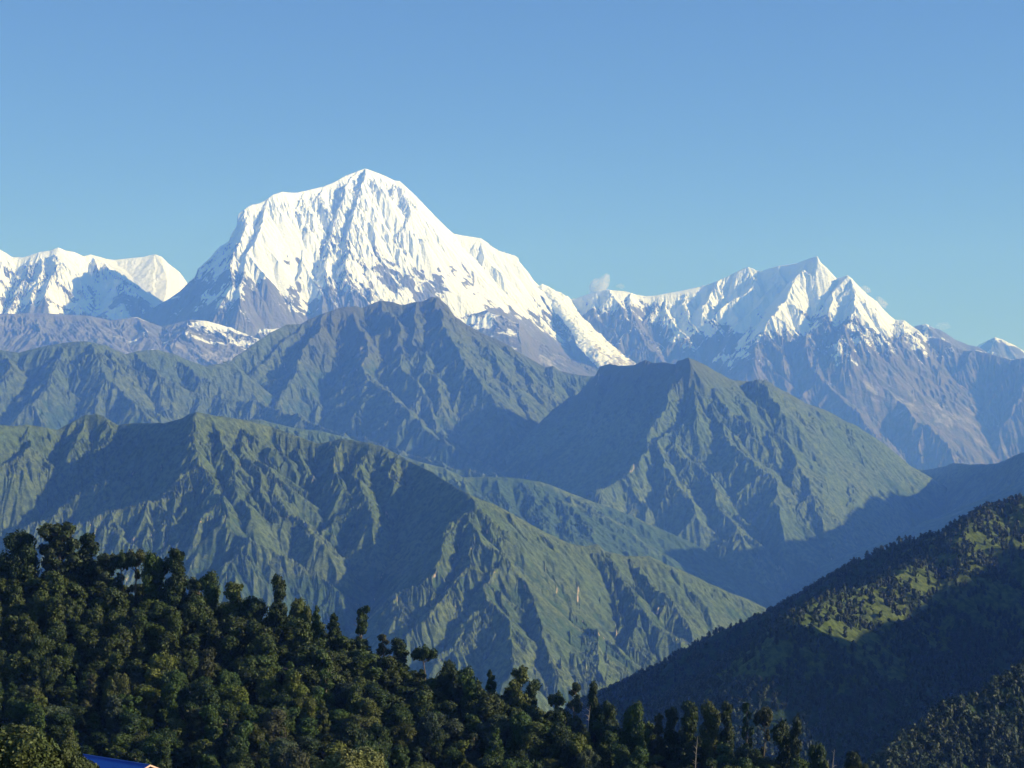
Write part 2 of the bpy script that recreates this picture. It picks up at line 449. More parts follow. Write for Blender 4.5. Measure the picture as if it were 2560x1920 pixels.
# apron of bare slopes under the face
apron = [(cr(c3([(-700, 760, 29.3), (-300, 720), (0, 690, 29.6), (200, 740), (420, 860), (640, 960), (900, 1090, 29.2), (1100, 1180)])), .62, 3500, 3000, False),
         (cr(c3([(-100, 700, 29.9), (60, 655, 29.8), (160, 690), (300, 770), (520, 820), (700, 900), (830, 980), (960, 1075, 29.6)])), .5, 3000, 3000, False)]
rng = random.Random(5)
for a in list(apron):
    for b in branches(a[0], rng, 450, 900, .6, .75): apron.append((b, .7, 1500, 2500, False))
D_lines += apron
gl_pts = []
def G_extra(res, sn):
    X, Y, H = res['X'], res['Y'], res['H']
    w = sstep(-4600, -4200, X) * sstep(-2700, -3100, X) * sstep(340, 180, res['dmin'] + fbm(X / 250, Y / 250, 3, 3) * 160)
    return np.clip(sn + w, 0, 1)
d_r = massif('snow_peak', D_lines, (27300, 35400), (-10.2, 3.4), (720, 900), M_snow, 33, ((800, 50), (380, 42), (190, 31), (95, 20), (48, 9)), ((2200, 40),), floor=900,
    maskf=snow_masks(lambda X, Y: 2960 - sstep(-3300, -2600, X) * 120 + 0 * X, 1.6, bands=.6), warp=(70, 900), crestfade=200, vary=.75)

# -- right snow mountain (33-35 km) with its long dark shoulder
T_crest = cr(c3([(640, 620, 34.6), (690, 576, 34.6), (740, 570), (800, 545), (850, 530), (900, 510), (980, 503, 34.4), (1050, 510), (1130, 518), (1200, 540), (1270, 553, 34.6), (1340, 550), (1440, 530), (1600, 500), (1780, 455), (1880, 410), (1980, 360), (2060, 328, 35), (2100, 342), (2140, 362), (2212, 345)])
    + c4([(150, 235), (200, 240), (250, 215), (330, 195), (400, 187), (470, 175), (560, 140), (625, 122, 34.6), (650, 170), (700, 215), (770, 292, 34.4), (800, 288), (855, 268, 34.2), (890, 295), (950, 360), (1010, 420), (1080, 470), (1130, 530), (1180, 580), (1220, 612, 34.4), (1290, 612), (1340, 652), (1400, 690), (1450, 742, 34.2), (1560, 752), (1650, 792), (1750, 850), (1850, 846), (1950, 872), (2050, 902), (2130, 917, 33.6), (2212, 907), (2400, 880), (2700, 930, 33)]))
T_lines = system([T_crest], 1.0, [
    (c3([(720, 575), (760, 700), (860, 850), (1000, 950), (1200, 1060)]), .6),
    c3([(980, 505), (1060, 620), (1150, 760), (1260, 900), (1420, 1050)]), c3([(880, 515), (870, 640), (900, 740), (1040, 880)]),
    c3([(1140, 520), (1140, 640), (1190, 760), (1240, 860)]), c3([(1340, 550), (1350, 650), (1260, 740), (1230, 840)]),
    c3([(1440, 530), (1440, 640), (1500, 760), (1600, 900), (1620, 1000)]),
    c3([(1620, 500), (1580, 600), (1610, 720), (1700, 860), (1800, 960)]),
    c3([(1860, 415), (1780, 560), (1720, 680), (1840, 820)]),
    c3([(2070, 330), (2130, 440), (1960, 580), (1780, 720), (1650, 800)]),
    c4([(170, 240), (170, 330), (60, 420), (-80, 520), (-200, 640)]),
    c4([(330, 195), (390, 300), (220, 420), (90, 560), (0, 640), (-60, 800)]),
    c4([(560, 145), (420, 330), (330, 500), (240, 650), (160, 800), (130, 950)]),
    c4([(770, 292), (640, 440), (540, 600), (420, 750), (330, 900), (300, 1000)]),
    c4([(855, 268), (900, 430), (880, 600), (790, 770), (640, 860), (620, 1000), (600, 1110)]),
    c4([(855, 268), (720, 400), (700, 560), (600, 680), (560, 800)]),
    c4([(1000, 410), (1010, 560), (960, 680), (940, 820), (960, 960), (1080, 1100), (1240, 1240)]),
    c4([(1180, 580), (1150, 700), (1060, 800), (1040, 900), (1100, 1010), (1210, 1090)]),
    c4([(1440, 740), (1260, 800), (1340, 900), (1460, 980), (1440, 1100), (1290, 1240)]),
    c4([(1650, 792), (1600, 900), (1560, 1000), (1480, 1100)]),
    c4([(1850, 846), (1780, 960), (1650, 1080), (1500, 1160), (1420, 1300)]),
    c4([(2130, 917), (2130, 1050), (2000, 1150), (1900, 1300), (1750, 1450), (1650, 1560)]),
    c4([(2212, 907), (2250, 1050), (2212, 1200), (2100, 1350)]),
    (c4([(620, 1000), (700, 1100), (860, 1250), (980, 1380), (1080, 1510)]), .5),
    (c4([(600, 1110), (500, 1200), (440, 1250)]), .5),
    (c4([(1240, 1240), (1400, 1400), (1560, 1500), (1660, 1600)]), .45),
    (c4([(1290, 1240), (1200, 1380), (1100, 1500)]), .45),
    (c4([(1420, 1300), (1500, 1420), (1650, 1540)]), .45),
    ], 41, .62, (460, 480, .72), None, 3600, 6000, mj=(.02, .006))
t_r = massif('snow_ridge', T_lines, (25800, 36500), (-.6, 16.8), (620, 980), M_snow, 43, ((900, 60), (430, 52), (210, 36), (105, 20), (52, 10)), ((2400, 50),), floor=-300,
    maskf=snow_masks(lambda X, Y: 2620 - sstep(2000, 3400, X) * 450 + sstep(5200, 7200, X) * 350, 1.2), warp=(80, 900), crestfade=220, vary=.55)

# -- grey foothill under the left range, with the snow bench of the great peak
G_crest = cr(c1([(-600, 690, 28.2), (0, 690, 28.4), (200, 684), (450, 690), (700, 705), (850, 740), (1050, 712), (1240, 785), (1450, 735), (1600, 745, 29), (1750, 790), (1900, 810), (2050, 800), (2250, 790, 29.6), (2600, 800)]))
G_lines = system([G_crest], .42, [(c1([(1450, 735), (1560, 850), (1640, 960), (1700, 1040)]), .4), (c1([(1050, 712), (1240, 820), (1500, 960), (1600, 1060)]), .36),
    (c1([(850, 740), (930, 800), (1000, 900), (1040, 960)]), .4), (c1([(200, 684), (300, 800), (500, 860)]), .33), (c1([(1750, 790), (1850, 900), (1900, 960)]), .36)],
    51, .35, (600, 700, .7), None, 6000, 9000)
g_r = massif('grey_foothills', G_lines, (22500, 30500), (-17, -5.2), (420, 640), M_snow, 53, ((1100, 60), (520, 42), (260, 26), (120, 13), (60, 6)), ((3000, 40),), floor=200,
    maskf=snow_masks(lambda X, Y: 2500 + 0 * X + sstep(-5000, -7000, X) * 900, .9, green_z=900, extra=G_extra), warp=(120, 1200), crestfade=200)

# -- glacier tongue in the trough between the two massifs
def glacier():
    a = solve_spur(P(*c3([(455, 470)])[0], 34250), c3([(500, 510), (545, 560), (600, 640), (690, 740), (750, 830), (775, 900), (870, 980), (960, 1085), (1000, 1150)]), .56)
    b = solve_spur(P(*c3([(690, 577)])[0], 34550), c3([(715, 610), (740, 660), (785, 720), (850, 780), (950, 870), (1040, 940), (1130, 1000), (1210, 1052), (1260, 1100)]), .56)
    n, m = 260, 60
    ua = np.linspace(0, 1, n); k = np.linspace(0, 1, len(a))
    A = np.stack([np.interp(ua, k, a[:, i]) for i in range(3)], -1); B = np.stack([np.interp(ua, k, b[:, i]) for i in range(3)], -1)
    v = np.linspace(-.12, 1.1, m)[None, :, None]
    V = A[:, None] * (1 - v) + B[:, None] * v
    vv = v[..., 0]; edge = np.clip(np.abs(vv - .5) * 2, 0, 1.3)
    V[..., 2] += 45 - edge ** 4 * 60 + (fbm(V[..., 0] / 120, V[..., 1] / 120, 4, 77)) * 38 + fbm(V[..., 0] / 45, V[..., 1] / 45, 3, 78) * 18
    W = V[..., 2] * 0 + ua[:, None]
    idx = np.arange(n * m).reshape(n, m)
    F = np.stack([idx[:-1, :-1], idx[:-1, 1:], idx[1:, 1:], idx[1:, :-1]], -1).reshape(-1, 4)
    sn = np.clip(1.1 - sstep(.35, 1., W) * .55 - np.clip(fbm(V[..., 0] / 90, V[..., 1] / 90, 3, 5), 0, 1) * .8 * W, 0, 1)
    o = link('glacier', mesh_np('glacier', V.reshape(-1, 3), F, M_snow, dict(snow=sn, scree=np.ones(W.shape), green=np.zeros(W.shape)))); tag(o, kind='structure')
glacier()

# -- two summits far behind on the right
X_lines = system([cr(c4([(1250, 760, 38), (1330, 690), (1380, 655, 38), (1460, 640), (1520, 672), (1560, 682), (1610, 710), (1680, 760), (1780, 800), (1870, 822), (2000, 900)])),
    cr(c4([(1780, 870, 45), (1870, 802), (1930, 775), (1990, 745, 45), (2050, 765), (2140, 806), (2212, 852), (2300, 900), (2500, 930)]))], .8, [c4([(1990, 745), (1960, 830), (1930, 900)]), c4([(2090, 785), (2080, 850), (2060, 920)]), c4([(1460, 640), (1480, 720), (1460, 800)])], 61, .7, (500, 500, .8), None, 5000, 9000)
x_r = massif('far_summits', X_lines, (36000, 46500), (8.5, 16.5), (260, 420), M_snow, 63, ((900, 80), (400, 50), (200, 25)), (), floor=1000, maskf=snow_masks(2950, 1.1), warp=(0, 1), crestfade=250)
# ---------------------------------------------------------------- green mountains
def green_masks(brown_z, forest_z, rock_amt=.0, forest_amt=.5, sc=1.0, extra=None):
    def f(res):
        X, Y, H, S = res['X'], res['Y'], res['H'], res['S']
        n = fbm(X / (900 * sc), Y / (900 * sc), 4, 3); n2 = fbm(X / (220 * sc), Y / (220 * sc), 4, 4)
        # gullies hold forest, crests are grassy
        Hs = H
        for ax in (0, 1):
            k = 6
            Hs = (np.roll(Hs, k, ax) + np.roll(Hs, -k, ax) + Hs) / 3
        cav = np.clip((Hs - H) / (18 * sc), -1, 1)
        forest = np.clip(.5 + (forest_z - H) / 900. + n * 1.1 + n2 * .7 + cav * .35 + forest_amt - .5, 0, 1)
        brown = np.clip(.5 + (H - brown_z) / 500. + n * .9, 0, 1)
        rock = np.clip((S - 1.15) * .5 + n2 * .7 + n * .6 - .36 + rock_amt, 0, .9)
        d = dict(forest=forest, brown=brown, rock=rock)
        if extra: extra(res, d)
        return d
    return f
# -- brown and green mountain in front of the great peak (18-20 km)
m1c = cr(ov([(430, 800, 18.6), (500, 779, 18.8)]) + c2([(0, 1610), (160, 1530), (350, 1390), (480, 1325, 19.6), (590, 1320), (650, 1285), (760, 1240), (900, 1190), (1010, 1180), (1060, 1195), (1200, 1140, 20), (1300, 1150), (1370, 1175), (1440, 1155), (1530, 1145), (1590, 1110, 20), (1650, 1120), (1720, 1180), (1770, 1260), (1870, 1330), (1980, 1390), (2100, 1440), (2200, 1490)])
    + c3([(260, 960, 20), (400, 1040), (500, 1100, 20), (560, 1090), (620, 1130), (760, 1160), (850, 1172), (900, 1160, 20)]))
m3c = cr(ov([(-260, 770, 17.5), (-100, 740), (0, 755, 17.5), (40, 762), (95, 748), (130, 742), (185, 737, 17.5), (230, 745), (270, 765), (300, 757), (340, 755), (380, 765), (440, 790), (500, 781, 18.3)]))
m1_lines = system([m1c, m3c], .92, [
    ov([(700, 668), (690, 720), (640, 790), (600, 850), (590, 900)]), ov([(650, 690), (600, 760), (540, 820)]),
    ov([(760, 660), (790, 740), (800, 820), (860, 900)]), ov([(830, 650), (860, 740), (900, 830), (940, 910), (980, 970)]),
    ov([(900, 655), (890, 740), (930, 800), (960, 880)]), ov([(940, 645), (970, 720), (1010, 790), (1060, 850), (1100, 920), (1130, 990)]),
    ov([(1000, 695), (1050, 760), (1110, 820), (1140, 880), (1150, 960)]),
    ov([(1090, 740), (1130, 800), (1170, 850)]), c3([(500, 1100), (500, 1200), (525, 1320)]),
    (ov([(590, 900), (680, 920), (760, 945), (860, 975), (960, 1010), (1080, 1025)]), .18),
    (ov([(800, 820), (860, 880), (960, 960), (1060, 1010)]), .35),
    ov([(185, 737), (210, 790), (270, 850), (300, 900)]), ov([(300, 757), (340, 810), (420, 850), (520, 870)]),
    (ov([(460, 850), (560, 870), (640, 900), (740, 940)]), .22), ov([(130, 742), (110, 810), (60, 880)]),
    ov([(0, 755), (10, 820), (-20, 900)]), ov([(380, 765), (440, 820), (500, 850)]), ov([(230, 745), (250, 800), (230, 870), (250, 900)]),
    ], 71, .5, (330, 480, .74), (170, 200, .8), 4200, 6000, mb=(300, 260, .85))
m1_r = massif('brown_mountain', m1_lines, (13500, 20800), (-16.8, 3.2), (620, 1150), M_far, 73, ((420, 30), (210, 24), (105, 15), (52, 8)), ((1800, 40),), floor=-500,
    maskf=green_masks(1450, 250, -.05, .5, 1.6), warp=(70, 500), crestfade=120)

# -- dark green mountain right of the centre (15-17 km)
m2c = cr(c3([(820, 1230, 18), (880, 1172, 17.8), (920, 1092), (1000, 1070), (1060, 1085), (1180, 1080), (1270, 1040), (1330, 1065), (1420, 1060), (1500, 1075), (1520, 1050), (1600, 1022, 16.4), (1680, 1055), (1750, 1090), (1830, 1140), (1900, 1180), (1960, 1200), (2050, 1205), (2130, 1190, 16.8), (2200, 1196)])
    + c4([(100, 1080, 17), (170, 1070), (260, 1090), (350, 1150), (430, 1190), (550, 1260), (700, 1310), (850, 1400, 17.5)]) + c7([(1230, 140), (1310, 190), (1400, 250), (1500, 330), (1560, 380), (1650, 430), (1750, 490, 18), (1850, 560), (1950, 590), (2050, 630, 18.3)]))
m2_lines = system([m2c], .95, [
    (c7([(276, -130, 16.4), (330, 0), (330, 90), (200, 145), (110, 230), (30, 300)]) + c6([(1760, 400), (1660, 480), (1560, 545), (1500, 580)]), .4),
    c7([(330, -20), (480, 0), (560, 60), (700, 140), (850, 200), (1100, 320), (1300, 430), (1480, 490)]),
    c7([(420, 60), (500, 180), (600, 300), (720, 410), (800, 520), (830, 650)]),
    c7([(200, 150), (250, 300), (400, 400), (450, 500), (490, 640), (560, 780)]),
    c7([(850, 200), (920, 285), (850, 400), (850, 520), (830, 640), (800, 790)]),
    c7([(920, 285), (1000, 380), (970, 520), (920, 640), (900, 780)]), c7([(1100, 320), (1100, 480), (1020, 620), (960, 760)]),
    c7([(1300, 420), (1240, 520), (1180, 620)]), c7([(110, 240), (160, 380), (280, 520), (330, 640)]),
    c7([(1400, 250), (1420, 330), (1500, 430)]), c7([(1560, 380), (1600, 460), (1700, 560)]),
    c3([(1000, 1070), (900, 1380), (820, 1520), (660, 1659)]), c3([(1270, 1040), (1180, 1300), (1100, 1480)]),
    c3([(1420, 1060), (1350, 1300), (1260, 1500), (1100, 1659)]), c3([(1520, 1050), (1470, 1220), (1420, 1400), (1330, 1540)]),
    c4([(170, 1070), (240, 1180), (330, 1280)]), c4([(550, 1260), (600, 1400), (700, 1520)]), c4([(850, 1400), (900, 1500), (980, 1600)]),
    c3([(1750, 1090), (1800, 1250), (1900, 1400)]),
    ], 81, .5, (300, 430, .74), (150, 180, .8), 4200, 6000, mb=(280, 240, .85))
m2_r = massif('dark_mountain', m2_lines, (11800, 18800), (-1.5, 14.5), (680, 950), M_mid, 83, ((380, 30), (190, 24), (95, 15), (48, 8)), ((1500, 35),), floor=-1200,
    maskf=green_masks(800, -250, -.03, .42, 1.3), warp=(60, 400), crestfade=110)

# -- the lower ridge between (12-13 km)
m5c = cr(ov([(430, 920, 13), (560, 905, 13), (640, 926), (700, 932), (750, 945), (900, 995), (960, 1010), (1000, 1030, 13), (1100, 1030), (1170, 1040), (1250, 1070), (1330, 1100), (1400, 1130), (1500, 1175, 13.3), (1600, 1230), (1705, 1300, 13.5), (1760, 1330)]))
m5_lines = system([m5c], .6, [ov([(750, 945), (790, 990), (860, 1040)]), c6([(560, 330), (700, 420), (820, 500), (1000, 600)]), c6([(980, 420), (1040, 520), (1080, 600)]), c6([(1170, 470), (1230, 560), (1220, 650), (1300, 760)]),
    c6([(1340, 530), (1420, 640), (1560, 740)]), c6([(1500, 560), (1600, 680), (1720, 760), (1900, 850), (2100, 980)]), c6([(1700, 640), (1900, 740), (2100, 860)])],
    91, .45, (300, 380, .7), (140, 160, .8), 3000, 3000)
m5_r = massif('middle_ridge', m5_lines, (10600, 14300), (-10.5, 9.5), (340, 950), M_mid, 93, ((260, 34), (130, 22), (65, 11), (34, 5)), ((1200, 25),), floor=-1300,
    maskf=green_masks(700, -50, -.12, .45, 1.0), warp=(50, 300), crestfade=80)

# -- the big ribbed green ridge (7.5-9.5 km)
m4c = cr(c5([(-500, 60, 9.4), (-250, 160), (0, 142, 9.3), (90, 150), (160, 138), (230, 150), (330, 170), (420, 120), (490, 82, 9.5), (560, 78), (600, 92), (680, 142), (760, 130, 9.4), (850, 128), (950, 130), (1050, 100, 9.0), (1130, 66, 8.9), (1250, 90), (1400, 110), (1560, 150, 9.1), (1700, 200), (1830, 248), (1960, 222, 9.0), (2100, 240), (2205, 265)])
    + c6([(420, 300, 8.9), (540, 360, 8.8), (700, 450), (860, 540, 8.2), (1000, 600), (1150, 680), (1300, 760), (1440, 830, 8.5), (1530, 842), (1600, 830), (1640, 870), (1760, 900), (1900, 900), (2000, 950, 8.8), (2212, 1040)]) + c7([(400, 1060, 9.0), (600, 1140), (800, 1240, 9.2), (1000, 1330)]))
m4_lines = system([m4c], 1.0, [
    c5([(160, 140), (150, 250), (80, 330), (-60, 380)]), c5([(490, 84), (470, 200), (430, 260)]),
    (c5([(600, 92), (640, 190), (560, 290), (400, 375), (300, 430), (150, 480)]), .5),
    (c5([(950, 130), (930, 290), (850, 350), (750, 390), (600, 470), (420, 550), (300, 655), (150, 720)]), .52),
    (c5([(1130, 66), (1120, 220), (1150, 360), (1090, 400), (980, 490), (880, 580), (600, 650), (420, 720)]), .55),
    c5([(1080, 90), (1180, 240), (1240, 420), (1330, 560), (1420, 660), (1590, 740)]),
    c5([(1240, 90), (1300, 200), (1360, 350), (1350, 480), (1420, 640)]),
    c5([(1400, 110), (1420, 260), (1500, 380), (1540, 520), (1600, 660)]),
    c5([(1480, 300), (1600, 430), (1640, 600), (1720, 720), (1850, 850)]),
    c5([(1700, 200), (1750, 400), (1900, 520), (2050, 640), (2130, 780)]),
    c5([(1960, 222), (1900, 320), (1960, 480), (2080, 620)]), c6([(270, 250), (220, 420), (270, 560), (300, 700)]),
    c5([(880, 580), (1000, 700), (1180, 780), (1300, 900), (1500, 1000)]), c5([(600, 650), (700, 780), (820, 860), (950, 950)]),
    c5([(1150, 370), (1250, 560), (1300, 700), (1450, 820), (1700, 950), (1900, 1080)]),
    c6([(420, 300), (400, 420), (440, 480)]), (c6([(560, 370), (520, 480), (480, 540)]), .7),
    (c6([(860, 540), (850, 640), (960, 850), (1070, 895), (1000, 1050), (1000, 1160), (1075, 1250), (1080, 1400), (1110, 1540)]), .45),
    c6([(850, 640), (780, 700), (710, 850), (690, 980), (600, 1060), (480, 1100), (460, 1250)]),
    c6([(900, 760), (900, 930), (760, 1100), (640, 1250), (520, 1340)]),
    c6([(1000, 1160), (880, 1250), (800, 1400), (700, 1500)]),
    c6([(1070, 895), (1280, 1030), (1380, 1120), (1485, 1210), (1590, 1320)]), c6([(1280, 1030), (1320, 1160), (1290, 1280), (1300, 1400), (1370, 1570)]),
    c6([(1485, 1210), (1450, 1380), (1400, 1500)]),
    (c6([(1600, 832), (1600, 930), (1680, 1105), (1650, 1200), (1600, 1320)]), .75), c6([(1640, 870), (1680, 1000), (1850, 1220), (2000, 1350), (2150, 1440)]),
    c6([(1440, 830), (1370, 940), (1440, 1000)]),
    c6([(1760, 900), (1900, 1080), (2050, 1200), (2200, 1300)]), c6([(1750, 1300), (1800, 1420), (1900, 1490), (1880, 1650)]),
    c6([(1700, 1130), (1750, 1310), (1700, 1420), (1730, 1560)]),
    ], 101, .5, (230, 330, .72), (110, 130, .8), 4800, 4500, mb=(160, 140, .85))
m4_r = massif('green_ridge', m4_lines, (5200, 10200), (-16.8, 8.2), (900, 1350), M_near, 103, ((240, 22), (120, 16), (60, 10), (30, 5)), ((900, 25),), floor=-1400,
    maskf=green_masks(500, -480, -.12, .42, .8), warp=(45, 300), crestfade=70)

# -- wooded hill on the right (2.6-3.6 km)
m6c = cr(ov([(1240, 1570, 3.2), (1325, 1512, 3.25), (1400, 1472), (1500, 1407), (1560, 1362), (1640, 1337), (1720, 1297), (1800, 1247), (1880, 1202, 3.5), (1960, 1167), (2040, 1157), (2080, 1132), (2150, 1097), (2212, 1072, 3.6), (2400, 1000), (2700, 900), (3200, 800, 3.9), (4000, 760, 4.3)]))
m6_lines = system([m6c], .62, [
    c7([(2212, 560), (2150, 760), (2080, 900), (2000, 1040), (1900, 1200)]),     ], 111, .5, (190, 150, .7), (80, 80, .8), 1500, 900)
rng = random.Random(66); m6_ribs = []
for rib in ([(760, 1440, 2.42), (820, 1350, 2.46), (880, 1285, 2.5), (1000, 1165, 2.62), (1120, 1115, 2.75), (1250, 1075, 2.85), (1380, 1035, 2.95), (1500, 985, 3.05), (1620, 930, 3.18), (1700, 885, 3.28), (1740, 820, 3.42)],
            [(1790, 1080, 3.08), (1850, 960, 3.15), (1856, 850, 3.22), (1885, 745, 3.33), (1960, 665, 3.48), (2040, 612, 3.58)]):
    pl = jitter(cr(c7(rib)), rng, .05, .015, 2); m6_lines.append((pl, .75, 1300, 900, False))
    for b in branches(pl, rng, 130, 90, .75, .6): m6_lines.append((b, .75, 200, 900, False))
    m6_ribs.append(pl)
def m6_near(X, Y):
    return np.minimum(dist_poly(X, Y, m6_ribs[0][6:])[0], dist_poly(X, Y, m6_ribs[1])[0] - 20) + fbm(X / 70, Y / 70, 3, 8) * 50
def m6_masks(res, d):
    d['forest'] = np.where(True, np.clip(np.where(m6_near(res['X'], res['Y']) < 110, d['forest'] * .5, 1.), 0, 1), 0)
m6_r = massif('right_hill', m6_lines, (1650, 3900), (-9, 24), (420, 1000), M_hill, 113, ((90, 5), (45, 4), (22, 2)), ((400, 6),), floor=-900,
    maskf=green_masks(900, -260, -.3, .3, .35, m6_masks), warp=(12, 80), crestfade=25, cap=0)

# -- forested slope low on the right (1.3-1.6 km)
m7c = cr(c8([(760, 1600, 1.35), (830, 1500, 1.4), (900, 1450), (1000, 1395), (1100, 1295), (1250, 1275), (1380, 1180), (1521, 1080, 1.55), (1800, 1000), (2400, 900, 1.7)]))
m7_lines = system([m7c], .6, [c8([(1100, 1300), (1060, 1450), (1000, 1600)]), c8([(1380, 1180), (1350, 1400), (1300, 1600)])], 121, .45, (90, 90, .7), None, 600, 500)
m7_r = massif('lower_slope', m7_lines, (1000, 1620), (7, 24), (220, 500), M_hill, 123, ((60, 6), (30, 3.5), (15, 1.5)), (), floor=-500,
    maskf=green_masks(900, -100, -.3, .6, .35), warp=(8, 60), crestfade=12)

# -- hills outside the frame on the right, whose shade falls across the valley and the wooded hill
def shade_crest(pix, patches, t):
    out = []
    for q in pix:
        best = None
        for p_ in patches:
            h = hit(p_, *q)
            if best is None or math.hypot(h[0], h[1]) < math.hypot(best[0], best[1]): best = h
        out.append(best + SUN * (t / math.hypot(SUN[0], SUN[1])))
    return out
k = shade_crest(ov([(1600, 1187), (1700, 1168), (1790, 1142), (1850, 1092), (1885, 1066), (1940, 1051), (1985, 1066), (2060, 1081), (2110, 1084)]), [m2_r], 4200)
m8c = np.array([k[0] + (k[0] - k[2]) * 2.0] + k + [k[-1] + (k[-1] - k[-3]) * .8 + np.array([0, 0, 150])])
m8c2 = cr(c7([(1560, 400, 19.3), (1640, 400, 19.2), (1720, 385), (1800, 360), (1900, 368), (2050, 362), (2130, 330), (2212, 300, 16.5), (2500, 200), (2900, 100, 14)]))
rng = random.Random(8)
m8_lines = [(jitter(m8c, rng, .02, .0, 1), 1.1, 3500, 3000, True), (jitter(m8c2, rng, .04, .01, 2), .55, 3500, 3000, True)]
for b in branches(m8c, rng, 500, 400, 1.1, .85): m8_lines.append((b, 1.1, 1000, 3000, False))
for b in branches(m8c2, rng, 400, 600, .6, .75): m8_lines.append((b, .6, 1000, 3000, False))
m8_r = massif('shaded_valley_side', m8_lines, (9500, 20500), (8.5, 30), (420, 620), M_mid, 133, ((380, 25), (190, 18), (95, 10)), (), floor=-1400, maskf=green_masks(900, -250, -.1, .5, 1.3), warp=(50, 400), crestfade=110)
k = shade_crest(ov([(1640, 1400), (1700, 1394), (1750, 1390), (1800, 1380), (1850, 1372), (1900, 1345), (1960, 1312), (2030, 1262), (2070, 1244), (2130, 1205), (2165, 1168), (2212, 1145)]), [m6_r], 900)
m9c = np.array([k[0] + (k[0] - k[2]) * 3] + k + [k[-1] + (k[-1] - k[-2]) * 3])
m9_lines = [(m9c, 1.1, 1500, 1500, True)]
m9_r = massif('near_hill', m9_lines, (1500, 3600), (10.5, 40), (240, 360), M_hill, 143, ((90, 8), (45, 5)), (), floor=-900, maskf=green_masks(900, 900, -.4, .9, .35), warp=(0, 1), crestfade=40)
# ---------------------------------------------------------------- the forest slope in front
fc = np.array([P(x, y, D) for x, y, D in ov([(-600, 1200, 640), (-300, 1205, 640), (0, 1222, 630), (100, 1222, 628), (200, 1240, 625), (300, 1255, 620), (420, 1280, 615), (500, 1300, 610), (600, 1322, 605), (700, 1352, 600), (760, 1378, 598), (850, 1408, 595), (930, 1446, 590), (1000, 1470, 585), (1080, 1492, 582), (1150, 1508, 580), (1250, 1535, 575), (1350, 1562, 570), (1450, 1580, 565), (1550, 1592, 560), (1640, 1605, 556), (1720, 1625, 550), (1800, 1652, 545), (1870, 1680, 540), (1960, 1720, 535), (2212, 1800, 520), (2800, 1900, 500)])])
fc[:, 2] -= 12.0
fct = np.arctan2(fc[:, 0], fc[:, 1]); fcr = np.hypot(fc[:, 0], fc[:, 1])
def ground_z(X, Y):
    r = np.hypot(X, Y); t = np.arctan2(X, Y)
    rc = np.interp(t, fct, fcr); zc = np.interp(t, fct, fc[:, 2])
    d = rc - r
    zf = np.where(d > 0, zc - .40 * np.sqrt(d * d + 40) + 2.5, zc - .5 * np.sqrt(d * d + 40) + 3.1)
    zn = -1.8 - .17 * r - np.clip(r - 230, 0, 1e9) * .06
    zn = np.where(d < 0, -1e4, zn)
    z = np.maximum(zf, zn) + fbm(X / 22, Y / 22, 3, 4) * 1.6 * np.clip(r / 200, 0, 1)
    return z
def fz(x, y): return float(ground_z(np.array([[x]]), np.array([[y]]))[0, 0])
def forest_ground():
    r = np.linspace(3, 1150, 420); t = np.linspace(R(-26), R(26), 300)
    RR, TT = np.meshgrid(r, t, indexing='ij'); X = RR * np.sin(TT); Y = RR * np.cos(TT); Z = ground_z(X, Y)
    idx = np.arange(RR.size).reshape(RR.shape)
    F = np.stack([idx[:-1, :-1], idx[:-1, 1:], idx[1:, 1:], idx[1:, :-1]], -1).reshape(-1, 4)
    o = link('forest_slope', mesh_np('forest_slope', np.stack([X, Y, Z], -1).reshape(-1, 3), F, M_floor, dict(forest=np.full(RR.size, .6), brown=np.zeros(RR.size), rock=np.zeros(RR.size))))
    tag(o, kind='structure')
forest_ground()

def foliage_material():
    m, N, L = mat_new('foliage'); bs = N['Principled BSDF']
    bs.inputs['Roughness'].default_value = .6; bs.inputs['Specular IOR Level'].default_value = .25
    oi = N.new('ShaderNodeObjectInfo'); hs = N.new('ShaderNodeHueSaturation')
    L.new(oi.outputs['Color'], hs.inputs['Color'])
    v = math_node(N, L, 'ADD', math_node(N, L, 'MULTIPLY', attr_node(N, 'leaf'), 1.15), .45)
    L.new(v, hs.inputs['Value'])
    L.new(math_node(N, L, 'ADD', math_node(N, L, 'MULTIPLY', attr_node(N, 'hue'), .035), .475), hs.inputs['Hue'])
    L.new(hs.outputs[0], bs.inputs['Base Color'])
    return m
M_leaf = foliage_material()
def simple_mat(name, c1_, c2_, scale, rough=.9, bump=.05, metal=0, spec=.3):
    m, N, L = mat_new(name); bs = N['Principled BSDF']; bs.inputs['Roughness'].default_value = rough; bs.inputs['Metallic'].default_value = metal
    bs.inputs['Specular IOR Level'].default_value = spec
    n = noise_node(N, L, scale, 5, .6); L.new(mix_node(N, L, sharpen(N, L, n, .3, .7), c1_, c2_), bs.inputs['Base Color'])
    bump_node(N, L, n, bump, .5, bs); return m
M_bark = simple_mat('bark', (.09, .07, .05), (.16, .13, .10), 3)
M_bare = simple_mat('bare_branch', (.22, .19, .16), (.34, .30, .26), 3)

